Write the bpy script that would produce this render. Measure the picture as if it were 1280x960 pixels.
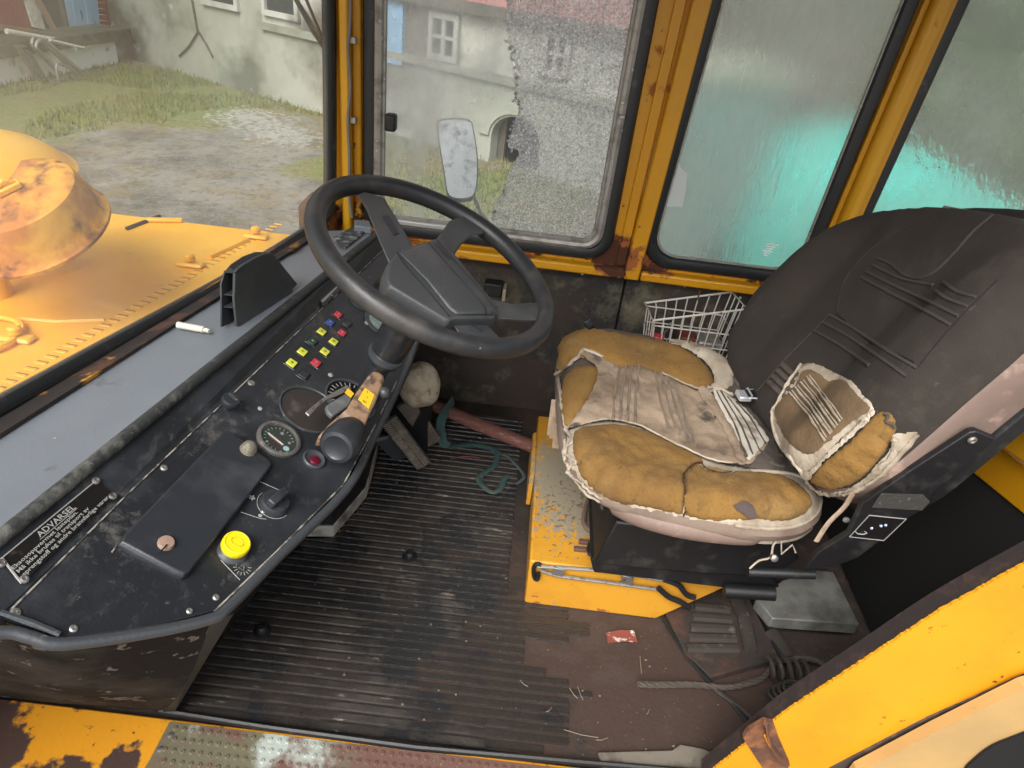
import bpy, bmesh, math, random
from mathutils import Vector, Matrix, noise
from mathutils.bvhtree import BVHTree
from mathutils.geometry import delaunay_2d_cdt
random.seed(7)
V = Vector
S = bpy.context.scene
for o in list(bpy.data.objects): bpy.data.objects.remove(o)
COL = S.collection

# ---------------------------------------------------------------- camera, world, sun, exposure
FOC = 900.0; TH = math.atan(555/900); PH = math.atan(.124); CAM = V((0, 0, 1.35))
_r0 = V((1, 0, 0)); FW = V((0, math.cos(TH), -math.sin(TH))); _u0 = V((0, math.sin(TH), math.cos(TH)))
RT = math.cos(PH)*_r0 + math.sin(PH)*_u0; UP = -math.sin(PH)*_r0 + math.cos(PH)*_u0
cd = bpy.data.cameras.new('camera'); cam = bpy.data.objects.new('camera', cd); COL.objects.link(cam)
cd.sensor_width = 36; cd.sensor_fit = 'HORIZONTAL'; cd.lens = FOC/1280*36; cd.clip_start = .02; cd.clip_end = 400
cam.matrix_world = Matrix(((RT.x, UP.x, -FW.x, CAM.x), (RT.y, UP.y, -FW.y, CAM.y), (RT.z, UP.z, -FW.z, CAM.z), (0, 0, 0, 1)))
S.camera = cam
W = bpy.data.worlds.new('World'); S.world = W; W.use_nodes = True
nt = W.node_tree; bg = nt.nodes['Background']; sky = nt.nodes.new('ShaderNodeTexSky')
sky.sky_type = 'NISHITA'; sky.sun_disc = False; sky.sun_elevation = math.radians(48); sky.sun_rotation = math.radians(200)
sky.dust_density = 5; sky.air_density = 1.0; sky.ozone_density = 1.0
hs = nt.nodes.new('ShaderNodeHueSaturation'); hs.inputs['Saturation'].default_value = .3
nt.links.new(sky.outputs[0], hs.inputs['Color']); nt.links.new(hs.outputs[0], bg.inputs['Color'])
bg.inputs['Strength'].default_value = .15
sl = bpy.data.lights.new('sun', 'SUN'); sl.energy = 1.0; sl.angle = math.radians(30); sl.color = (1, .97, .93)
so = bpy.data.objects.new('sun', sl); COL.objects.link(so)
# sun direction matches sky: rotation measured clockwise from +Y
_el, _ro = math.radians(48), math.radians(200)
sd = V((math.sin(_ro)*math.cos(_el), math.cos(_ro)*math.cos(_el), math.sin(_el)))
so.rotation_euler = sd.to_track_quat('Z', 'Y').to_euler()
S.view_settings.view_transform = 'Standard'; S.view_settings.look = 'None'; S.view_settings.exposure = 0.98
S.render.engine = 'CYCLES'; S.render.resolution_x = 1024; S.render.resolution_y = 768
S.cycles.transparent_max_bounces = 16; S.cycles.max_bounces = 8

# ---------------------------------------------------------------- measuring helpers
def ray(px, py): return FW + (px-640)/FOC*RT - (py-480)/FOC*UP
def P(px, py, x=None, y=None, z=None, p0=None, n=None):
    d = ray(px, py)
    if p0 is None:
        if x is not None: p0, n = V((x, 0, 0)), V((1, 0, 0))
        elif y is not None: p0, n = V((0, y, 0)), V((0, 1, 0))
        else: p0, n = V((0, 0, z)), V((0, 0, 1))
    return CAM + d*((p0-CAM).dot(n)/d.dot(n))
class Plane:
    def __init__(s, a, b, c):
        s.p = a; s.n = (b-a).cross(c-a).normalized()
        if s.n.dot(CAM-a) < 0: s.n = -s.n
    def __call__(s, px, py, off=0): return P(px, py, p0=s.p+s.n*off, n=s.n)
    def poly(s, pts, off=0): return [s(a, b, off) for a, b in pts]
def lerp(a, b, t): return a+(b-a)*t
def smooth_closed(pts, k=4, closed=True):
    out = []; n = len(pts); rng = range(n if closed else n-1)
    for i in rng:
        if closed: p0, p1, p2, p3 = pts[i-1], pts[i], pts[(i+1) % n], pts[(i+2) % n]
        else: p0, p1, p2, p3 = pts[max(i-1, 0)], pts[i], pts[i+1], pts[min(i+2, n-1)]
        for j in range(k):
            t = j/k
            out.append(.5*((2*p1)+(p2-p0)*t+(2*p0-5*p1+4*p2-p3)*t*t+(3*p1-p0-3*p2+p3)*t**3))
    if not closed: out.append(pts[-1].copy())
    return out
def sm2(pts, k=4, closed=True): return [(v.x, v.y) for v in smooth_closed([V((a, b, 0)) for a, b in pts], k, closed)]

# ---------------------------------------------------------------- materials
MATS = {}
def mat(name, base, rough=.6, layers=(), bump=None, metal=0.0, spec=.5, coat=0, wave=None):
    if name in MATS: return MATS[name]
    m = bpy.data.materials.new(name); m.use_nodes = True; nt = m.node_tree; N = nt.nodes; L = nt.links
    b = N['Principled BSDF']; tc = N.new('ShaderNodeTexCoord')
    b.inputs['Roughness'].default_value = rough; b.inputs['Metallic'].default_value = metal
    b.inputs['Specular IOR Level'].default_value = spec; b.inputs['Coat Weight'].default_value = coat
    col = N.new('ShaderNodeRGB'); col.outputs[0].default_value = (*base, 1); out = col.outputs[0]
    rr = None
    for ly in layers:
        mp = N.new('ShaderNodeMapping'); L.new(tc.outputs['Object'], mp.inputs[0])
        mp.inputs['Scale'].default_value = ly.get('st', (1, 1, 1)); mp.inputs['Rotation'].default_value = ly.get('rot', (0, 0, 0))
        mp.inputs['Location'].default_value = ly.get('loc', (0, 0, 0))
        nz = N.new('ShaderNodeTexNoise'); L.new(mp.outputs[0], nz.inputs['Vector'])
        nz.inputs['Scale'].default_value = ly['s']; nz.inputs['Detail'].default_value = ly.get('d', 6); nz.inputs['Roughness'].default_value = ly.get('r', .6)
        f = nz.outputs['Fac']
        for (c, rad) in ly.get('at', ()):
            vd = N.new('ShaderNodeVectorMath'); vd.operation = 'DISTANCE'; L.new(tc.outputs['Object'], vd.inputs[0]); vd.inputs[1].default_value = c
            mr = N.new('ShaderNodeMapRange'); mr.inputs[1].default_value = 0; mr.inputs[2].default_value = rad; mr.inputs[3].default_value = ly.get('amp', .45); mr.inputs[4].default_value = 0
            L.new(vd.outputs['Value'], mr.inputs[0])
            ad = N.new('ShaderNodeMath'); ad.operation = 'ADD'; L.new(f, ad.inputs[0]); L.new(mr.outputs[0], ad.inputs[1]); f = ad.outputs[0]
        mr = N.new('ShaderNodeMapRange'); mr.inputs[1].default_value = ly['lo']; mr.inputs[2].default_value = ly['hi']; L.new(f, mr.inputs[0])
        mr.inputs[4].default_value = ly.get('max', 1)
        mx = N.new('ShaderNodeMix'); mx.data_type = 'RGBA'; L.new(mr.outputs[0], mx.inputs['Factor']); L.new(out, mx.inputs[6]); mx.inputs[7].default_value = (*ly['c'], 1); out = mx.outputs[2]
        if 'ro' in ly:
            m2 = N.new('ShaderNodeMix'); L.new(mr.outputs[0], m2.inputs[0])
            if rr is None: m2.inputs[2].default_value = rough
            else: L.new(rr, m2.inputs[2])
            m2.inputs[3].default_value = ly['ro']; rr = m2.outputs[0]
    L.new(out, b.inputs['Base Color'])
    if rr is not None: L.new(rr, b.inputs['Roughness'])
    if bump:
        nz = N.new('ShaderNodeTexNoise'); nz.inputs['Scale'].default_value = bump[0]; nz.inputs['Detail'].default_value = 5
        if len(bump) > 2:
            mp = N.new('ShaderNodeMapping'); mp.inputs['Scale'].default_value = bump[2]; L.new(tc.outputs['Object'], mp.inputs[0]); L.new(mp.outputs[0], nz.inputs['Vector'])
        else: L.new(tc.outputs['Object'], nz.inputs['Vector'])
        bp = N.new('ShaderNodeBump'); bp.inputs['Strength'].default_value = bump[1]; bp.inputs['Distance'].default_value = .002
        L.new(nz.outputs['Fac'], bp.inputs['Height']); L.new(bp.outputs[0], b.inputs['Normal'])
    MATS[name] = m; return m
YEL = (.58, .27, .006)
RUST = (.07, .022, .010); RUST2 = (.30, .09, .02)
def Y_(lo=.62, hi=.66, at=(), amp=.4): return [dict(c=(.46, .20, .005), s=3, lo=.35, hi=.75, max=.6), dict(c=RUST2, s=14, lo=lo-.03, hi=hi, at=at, amp=amp, ro=.85), dict(c=RUST, s=22, lo=lo+.02, hi=hi+.03, at=at, amp=amp, ro=.95), dict(c=(.10, .05, .02), s=90, lo=.70, hi=.72)]
CORN = [((.27, 2.03, .56), .12), ((.24, 2.03, .60), .09), ((-.36, 2.03, .57), .15), ((0, 2.03, .58), .10), ((.40, 2.03, .59), .09), ((.55, 2.03, .59), .07), ((.72, 2.03, .59), .09), ((-.55, 2.0, .62), .12), ((.88, 2.0, .65), .08)]
m_yel = mat('yellow_paint', YEL, .42, Y_(.66, .69, CORN, .26), bump=(60, .15))
m_yel2 = mat('yellow_paint_ridge', (.62, .31, .009), .45, Y_(.68, .71), bump=(60, .15))
m_box = mat('worn_yellow_paint', (.56, .27, .022), .5, [dict(c=(.42, .18, .015), s=5, lo=.45, hi=.7), dict(c=(.27, .23, .16), s=48, lo=.63, hi=.67, d=14, r=.75, at=[((.21, 1.40, .16), .20), ((.16, 1.58, .16), .16)], amp=.34, ro=.8), dict(c=(.15, .10, .06), s=90, lo=.66, hi=.72, at=[((.2, 1.4, .16), .26)], amp=.14), dict(c=RUST2, s=40, lo=.70, hi=.76, at=[((.12, 1.2, 0), .06), ((.28, 1.2, -.02), .06), ((.38, 1.2, -.02), .06)], amp=.3, ro=.9)], bump=(80, .2))
m_sill = mat('sill_paint', (.62, .27, .013), .5, [dict(c=RUST2, s=12, lo=.66, hi=.72, at=[((-.92, .74, .02), .16)], amp=.35), dict(c=(.05, .026, .02), s=14, lo=.60, hi=.66, at=[((-.93, .78, .02), .10), ((-.86, .68, .02), .12), ((-.62, .67, .02), .09), ((-.72, .64, .02), .08)], amp=.40, ro=.95), dict(c=(.08, .04, .02), s=70, lo=.64, hi=.70)], bump=(70, .4))
m_bar = mat('bright_yellow_paint', (.66, .30, .010), .45, [dict(c=(.58, .24, .01), s=4, lo=.4, hi=.7), dict(c=(.36, .17, .02), s=9, st=(1, 1, 4), rot=(0, .6, 0), lo=.62, hi=.74, max=.6, d=12), dict(c=RUST, s=30, lo=.66, hi=.70), dict(c=(.6, .3, .04), s=18, st=(1, 1, 1), lo=.66, hi=.70)], bump=(40, .15))
m_cream = mat('cream_paint', (.50, .32, .12), .45, [dict(c=(.40, .26, .11), s=5, lo=.4, hi=.7), dict(c=(.2, .1, .05), s=40, lo=.70, hi=.73)])
m_rust = mat('rust', (.10, .045, .025), .9, [dict(c=(.26, .10, .035), s=20, lo=.5, hi=.7), dict(c=(.04, .02, .02), s=30, lo=.55, hi=.7)], bump=(60, .8))
m_seal = mat('black_rubber_seal', (.012, .013, .014), .45, [dict(c=(.05, .05, .048), s=30, lo=.6, hi=.75)], bump=(100, .2))
m_alu = mat('dull_aluminium', (.34, .32, .29), .5, [dict(c=(.16, .15, .13), s=30, lo=.5, hi=.7), dict(c=(.6, .58, .55), s=60, lo=.62, hi=.7)], metal=.55, bump=(90, .2))
m_wallp = mat('black_foam_board', (.020, .019, .018), .85, [dict(c=(.040, .032, .024), s=5, lo=.42, hi=.62), dict(c=(.17, .155, .10), s=9, lo=.52, hi=.72, d=10, r=.75, at=[((-.02, 2.04, .40), .16), ((.36, 2.04, .42), .14)], amp=.10, max=.8), dict(c=(.14, .13, .11), s=260, lo=.62, hi=.72, max=.5), dict(c=(.045, .028, .022), s=7, lo=.5, hi=.7, at=[((0, 2.04, .02), .35)], amp=.2)], bump=(240, .8))
m_mat = mat('rubber_mat', (.018, .015, .013), .6, [dict(c=(.030, .026, .022), s=5, lo=.45, hi=.62), dict(c=(.048, .028, .020), s=7, lo=.48, hi=.62, at=[((.38, 1.08, 0), .45)], amp=.4, ro=.9), dict(c=(.055, .036, .028), s=18, lo=.55, hi=.68, at=[((.25, 1.14, 0), .16)], amp=.25), dict(c=(.16, .14, .12), s=120, lo=.66, hi=.70)], bump=(90, .8))
m_rib = mat('rubber_mat_rib', (.030, .027, .024), .42, [dict(c=(.055, .048, .041), s=7, lo=.46, hi=.64, st=(1, 1.6, 1), at=[((-.2, 1.35, 0), .5)], amp=.16), dict(c=(.22, .18, .14), s=34, lo=.62, hi=.70, st=(.5, 2, 1), at=[((-.08, 1.28, 0), .26)], amp=.08), dict(c=(.02, .02, .021), s=5, lo=.46, hi=.56, at=[((.02, 1.05, 0), .3)], amp=.2, ro=.22), dict(c=(.032, .027, .023), s=7, lo=.5, hi=.62, at=[((.3, 1.02, 0), .4)], amp=.3)], bump=(150, .9))
m_floor = mat('floor_dirt', (.026, .020, .016), .9, [dict(c=(.036, .024, .019), s=6, lo=.4, hi=.6), dict(c=(.075, .034, .022), s=12, lo=.58, hi=.72, at=[((.30, 1.10, 0), .22), ((.2, .95, 0), .12)], amp=.16), dict(c=(.07, .045, .032), s=20, lo=.55, hi=.7), dict(c=(.13, .11, .09), s=110, lo=.66, hi=.72)], bump=(70, 1))
m_shelf = mat('grey_dash_skin', (.155, .172, .195), .38, [dict(c=(.135, .150, .170), s=5, lo=.4, hi=.7), dict(c=(.07, .055, .045), s=16, lo=.66, hi=.80, at=[((-.68, 1.45, .62), .16), ((-.62, 1.72, .62), .10)], amp=.22), dict(c=(.5, .5, .48), s=90, lo=.73, hi=.75)], bump=(160, .25))
m_roll = mat('worn_dash_edge', (.032, .034, .034), .55, [dict(c=(.12, .12, .105), s=34, lo=.56, hi=.72, at=[((-.64, .72, .62), .30)], amp=.16), dict(c=(.16, .16, .14), s=120, lo=.64, hi=.74)], bump=(120, .9))
m_dash = mat('black_dash_plastic', (.015, .017, .020), .38, [dict(c=(.030, .034, .040), s=7, lo=.45, hi=.7, ro=.55), dict(c=(.065, .064, .062), s=16, st=(2.5, 1, 2), lo=.55, hi=.80, d=12, r=.75, ro=.7), dict(c=(.13, .12, .105), s=40, lo=.60, hi=.85, d=12, r=.8, at=[((-.50, 1.0, .55), .10), ((-.42, 1.15, .52), .12), ((-.36, .80, .50), .10), ((-.55, .75, .57), .12), ((-.45, 1.45, .56), .10)], amp=.16, ro=.8), dict(c=(.11, .105, .10), s=60, lo=.66, hi=.76, d=10), dict(c=(.33, .32, .30), s=170, lo=.735, hi=.75)], bump=(220, .25))
m_dash2 = mat('black_plastic_raised', (.022, .025, .030), .38, [dict(c=(.045, .05, .055), s=9, lo=.5, hi=.7, ro=.6), dict(c=(.15, .14, .12), s=50, lo=.70, hi=.78, d=10)], bump=(200, .2))
m_cover = mat('dusty_side_cover', (.009, .009, .009), .8, [dict(c=(.040, .036, .032), s=6, lo=.52, hi=.72, at=[((-.80, .70, .25), .32)], amp=.2), dict(c=(.36, .32, .28), s=26, lo=.62, hi=.66, d=3, max=.3)], bump=(100, .5), spec=.12)
m_trim = mat('grey_black_trim', (.045, .050, .055), .38, [dict(c=(.20, .19, .17), s=50, lo=.66, hi=.74)], bump=(140, .4))
m_rub = mat('black_wheel_rubber', (.022, .023, .025), .40, [dict(c=(.055, .050, .045), s=9, lo=.5, hi=.68, ro=.5), dict(c=(.16, .15, .14), s=60, lo=.69, hi=.74)], bump=(220, .2))
m_hub = mat('black_hub_plastic', (.048, .051, .054), .5, [dict(c=(.075, .076, .075), s=10, lo=.5, hi=.7), dict(c=(.2, .2, .19), s=80, lo=.72, hi=.76)], bump=(300, .4))
m_black = mat('satin_black', (.008, .008, .009), .5, [dict(c=(.03, .028, .026), s=20, lo=.55, hi=.7)], bump=(90, .3))
m_void = mat('black_insulation', (.004, .004, .004), .95)
m_groove = mat('groove_black', (.004, .004, .005), .7)
m_foam = mat('yellow_seat_foam', (.215, .115, .026), .95, [dict(c=(.115, .060, .018), s=7, lo=.44, hi=.66), dict(c=(.27, .16, .05), s=14, lo=.50, hi=.70, max=.7), dict(c=(.11, .06, .02), s=36, lo=.60, hi=.74, max=.6), dict(c=(.10, .055, .02), s=150, lo=.56, hi=.68, max=.5)], bump=(150, 1.0))
m_foam2 = mat('dirty_seat_foam', (.17, .11, .055), .95, [dict(c=(.10, .065, .036), s=9, lo=.45, hi=.68)], bump=(190, .8))
m_cloth = mat('tan_seat_cloth', (.34, .255, .18), .9, [dict(c=(.17, .12, .08), s=9, lo=.42, hi=.65), dict(c=(.075, .06, .045), s=20, lo=.58, hi=.70), dict(c=(.4, .34, .27), s=12, lo=.60, hi=.75, max=.6)], bump=(280, .7))
m_cream2 = mat('cream_lining', (.44, .38, .30), .9, [dict(c=(.25, .20, .14), s=14, lo=.42, hi=.66), dict(c=(.10, .075, .055), s=30, lo=.60, hi=.70)], bump=(160, .9))
m_lining = mat('white_lining_strip', (.50, .46, .39), .9, [dict(c=(.22, .18, .14), s=18, lo=.54, hi=.66)], bump=(160, .8))
m_hem = mat('dirty_hem', (.20, .15, .115), .85, [dict(c=(.13, .09, .07), s=12, lo=.45, hi=.65)], bump=(120, .6))
m_dark = mat('dark_brown_fabric', (.024, .019, .0155), .95, [dict(c=(.038, .030, .024), s=5, lo=.4, hi=.7), dict(c=(.070, .056, .043), s=9, lo=.56, hi=.80, d=10, r=.7), dict(c=(.12, .10, .085), s=60, lo=.66, hi=.76, max=.6), dict(c=(.28, .26, .22), s=170, lo=.75, hi=.765)], bump=(420, .7))
m_dark2 = mat('worn_dark_fabric', (.085, .068, .056), .9, [dict(c=(.05, .04, .035), s=14, lo=.45, hi=.7)], bump=(260, .7))
m_pink = mat('faded_pink_vinyl', (.20, .138, .112), .55, [dict(c=(.13, .095, .078), s=6, lo=.4, hi=.7), dict(c=(.36, .25, .2), s=20, lo=.6, hi=.75)], bump=(120, .3))
m_chrome = mat('chrome', (.80, .84, .88), .32, metal=.75)
m_metal = mat('bare_metal', (.40, .39, .37), .42, [dict(c=(.14, .10, .07), s=50, lo=.55, hi=.7)], metal=.85, bump=(120, .3))
m_white = mat('white_paint', (.62, .58, .53), .5, [dict(c=(.30, .13, .05), s=35, lo=.62, hi=.70)])
m_print = mat('white_print', (.30, .30, .28), .6)
m_platew = mat('warning_plate_black', (.010, .009, .009), .35, [dict(c=(.04, .03, .025), s=30, lo=.6, hi=.7)])
m_wood = mat('red_painted_wood', (.13, .050, .038), .75, [dict(c=(.22, .13, .10), s=22, lo=.52, hi=.68, st=(.6, 5, 5), rot=(0, 0, .35)), dict(c=(.09, .04, .03), s=14, lo=.58, hi=.68, st=(1, 6, 6))], bump=(60, .8, (1, 8, 8)))
m_stone = mat('pale_stone', (.46, .40, .30), .8, [dict(c=(.30, .24, .16), s=26, lo=.48, hi=.62), dict(c=(.14, .10, .06), s=60, lo=.60, hi=.68)], bump=(70, .9))
m_strap = mat('green_strap', (.030, .075, .070), .85, [dict(c=(.07, .09, .08), s=20, lo=.5, hi=.7)], bump=(400, .8))
m_lever = mat('worn_brown_lever', (.28, .17, .10), .7, [dict(c=(.09, .06, .045), s=40, lo=.5, hi=.62, st=(1, 1, 1)), dict(c=(.42, .30, .22), s=20, lo=.6, hi=.7)], bump=(80, .6))
m_byel = mat('sticker_yellow', (.80, .46, .02), .5)
m_knoby = mat('bright_yellow_plastic', (.80, .62, .01), .35, [dict(c=(.6, .5, .05), s=60, lo=.62, hi=.7)])
m_redp = mat('red_plastic', (.50, .03, .05), .35); m_bluep = mat('blue_plastic', (.03, .07, .30), .35)
m_limep = mat('lime_plastic', (.62, .66, .06), .35); m_greenp = mat('dark_green_plastic', (.01, .05, .03), .35)
m_lens = mat('dark_red_lens', (.10, .008, .02), .15)
m_glassg = mat('pale_green_lens', (.16, .22, .18), .12, [dict(c=(.3, .33, .3), s=40, lo=.5, hi=.7)])
m_plate = mat('grey_steel_plate', (.26, .265, .235), .55, [dict(c=(.09, .09, .085), s=9, lo=.4, hi=.65), dict(c=(.2, .1, .04), s=22, lo=.66, hi=.74), dict(c=(.4, .4, .37), s=70, lo=.70, hi=.74)], metal=.3, bump=(60, .4))
m_tread = mat('tread_plate', (.13, .12, .075), .6, [dict(c=(.36, .40, .36), s=6, lo=.52, hi=.62, at=[((-.30, .77, .02), .12)], amp=.3), dict(c=(.13, .065, .05), s=10, lo=.48, hi=.6, at=[((.15, .75, .02), .42)], amp=.5, ro=.9), dict(c=(.3, .28, .22), s=80, lo=.66, hi=.72)], bump=(80, .6))
m_hood = mat('hood_yellow', (.88, .47, .04), .38, [dict(c=(.80, .37, .02), s=3, lo=.4, hi=.65), dict(c=(.42, .16, .03), s=24, lo=.67, hi=.72), dict(c=(.12, .07, .03), s=70, lo=.71, hi=.73)], bump=(30, .1))
m_drum = mat('rusty_yellow_drum', (.72, .34, .03), .6, [dict(c=(.50, .17, .03), s=9, lo=.42, hi=.55, ro=.8), dict(c=(.17, .05, .02), s=13, lo=.50, hi=.62, d=10, ro=.95), dict(c=(.05, .025, .02), s=18, lo=.60, hi=.70)], bump=(40, .9))
m_ground = mat('yard_ground', (.22, .205, .18), .95, [dict(c=(.09, .085, .075), s=1.3, lo=.45, hi=.65), dict(c=(.15, .175, .04), s=1.1, lo=.66, hi=.80, d=10, r=.7, at=[((-6.6, 9.6, -1.1), 3.0), ((-4.8, 11.4, -1.1), 2.6), ((-1.9, 8.4, -1.1), 1.5), ((-.3, 8.0, -1.1), 2.0), ((-8.2, 7.8, -1.1), 2.4)], amp=.55), dict(c=(.20, .15, .07), s=2.2, lo=.50, hi=.68, at=[((-3.3, 10.8, -1.1), 1.6), ((-1.4, 9.4, -1.1), 1.4)], amp=.25, max=.8), dict(c=(.34, .33, .30), s=9, lo=.72, hi=.82, at=[((-4.0, 10.0, -1.1), 1.1), ((-3.2, 9.2, -1.1), .8)], amp=.42), dict(c=(.05, .06, .02), s=14, lo=.50, hi=.70, max=.7), dict(c=(.36, .34, .29), s=34, lo=.56, hi=.70, max=.6), dict(c=(.06, .055, .045), s=50, lo=.56, hi=.66, max=.6)], bump=(40, 1))
m_grass = mat('grass_blades', (.15, .19, .03), .8, [dict(c=(.26, .21, .08), s=.8, lo=.45, hi=.65), dict(c=(.05, .08, .012), s=6, lo=.5, hi=.7)])
m_stucco = mat('grey_stucco', (.40, .40, .34), .9, [dict(c=(.30, .31, .25), s=.7, lo=.42, hi=.62, d=10), dict(c=(.12, .12, .09), s=.9, lo=.52, hi=.70, d=12, at=[((-7.2, 13.2, -.8), 1.6), ((-2.6, 10.6, -.4), 1.5), ((-4.5, 11.6, -1.0), .9)], amp=.25), dict(c=(.42, .42, .38), s=3, lo=.62, hi=.7)], bump=(12, .8))
m_stucco2 = mat('pale_stucco', (.50, .49, .44), .9, [dict(c=(.36, .36, .30), s=1.2, lo=.45, hi=.7, d=10), dict(c=(.13, .12, .10), s=.8, lo=.50, hi=.66, d=12, at=[((-1.6, 10.0, .2), 1.4), ((-2.9, 10.8, -.2), 1.0)], amp=.22)], bump=(12, .8))
m_whitew = mat('white_plinth', (.80, .83, .80), .85, [dict(c=(.32, .36, .26), s=2.5, lo=.60, hi=.72, d=10), dict(c=(.12, .13, .07), s=3, lo=.62, hi=.74, at=[((-7.2, 10.5, -1.15), .5)], amp=.2)], bump=(12, .5))
m_moss = mat('mossy_slab', (.07, .07, .045), .95, [dict(c=(.12, .15, .04), s=4, lo=.5, hi=.7), dict(c=(.03, .03, .025), s=5, lo=.5, hi=.65)], bump=(20, 1))
m_redw = mat('red_boards', (.27, .035, .03), .75, [dict(c=(.16, .03, .03), s=2, lo=.4, hi=.7, st=(1, 1, .3))])
m_redf = mat('faded_red_siding', (.42, .20, .19), .85, [dict(c=(.34, .13, .12), s=2, lo=.4, hi=.7)])
m_blue = mat('blue_boards', (.22, .40, .60), .75, [dict(c=(.34, .48, .62), s=4, lo=.45, hi=.7, st=(1, 1, .2)), dict(c=(.06, .10, .14), s=9, lo=.64, hi=.72, st=(1, 1, .3))])
m_whp = mat('white_boards', (.66, .64, .58), .75, [dict(c=(.4, .38, .33), s=6, lo=.5, hi=.7)])
m_planks = mat('raw_planks', (.26, .17, .09), .8, [dict(c=(.15, .10, .05), s=6, lo=.5, hi=.7)])
m_hole = mat('dark_opening', (.008, .009, .009), .9)
m_dwin = mat('dark_window_glass', (.04, .05, .05), .1)
m_conc = mat('concrete', (.30, .31, .25), .9, [dict(c=(.16, .17, .12), s=2, lo=.42, hi=.66, d=10)], bump=(14, .8))
m_teal = mat('teal_paint', (.07, .62, .52), .35, [dict(c=(.05, .52, .44), s=2, lo=.4, hi=.7)])
m_tealg = mat('grey_teal_panel', (.10, .17, .16), .6)
m_leaf = mat('leaf_green', (.065, .10, .028), .8, [dict(c=(.11, .13, .05), s=2, lo=.4, hi=.65)])
m_brownw = mat('brown_boards', (.13, .10, .08), .85, [dict(c=(.07, .075, .055), s=1.5, lo=.4, hi=.65)])

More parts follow.
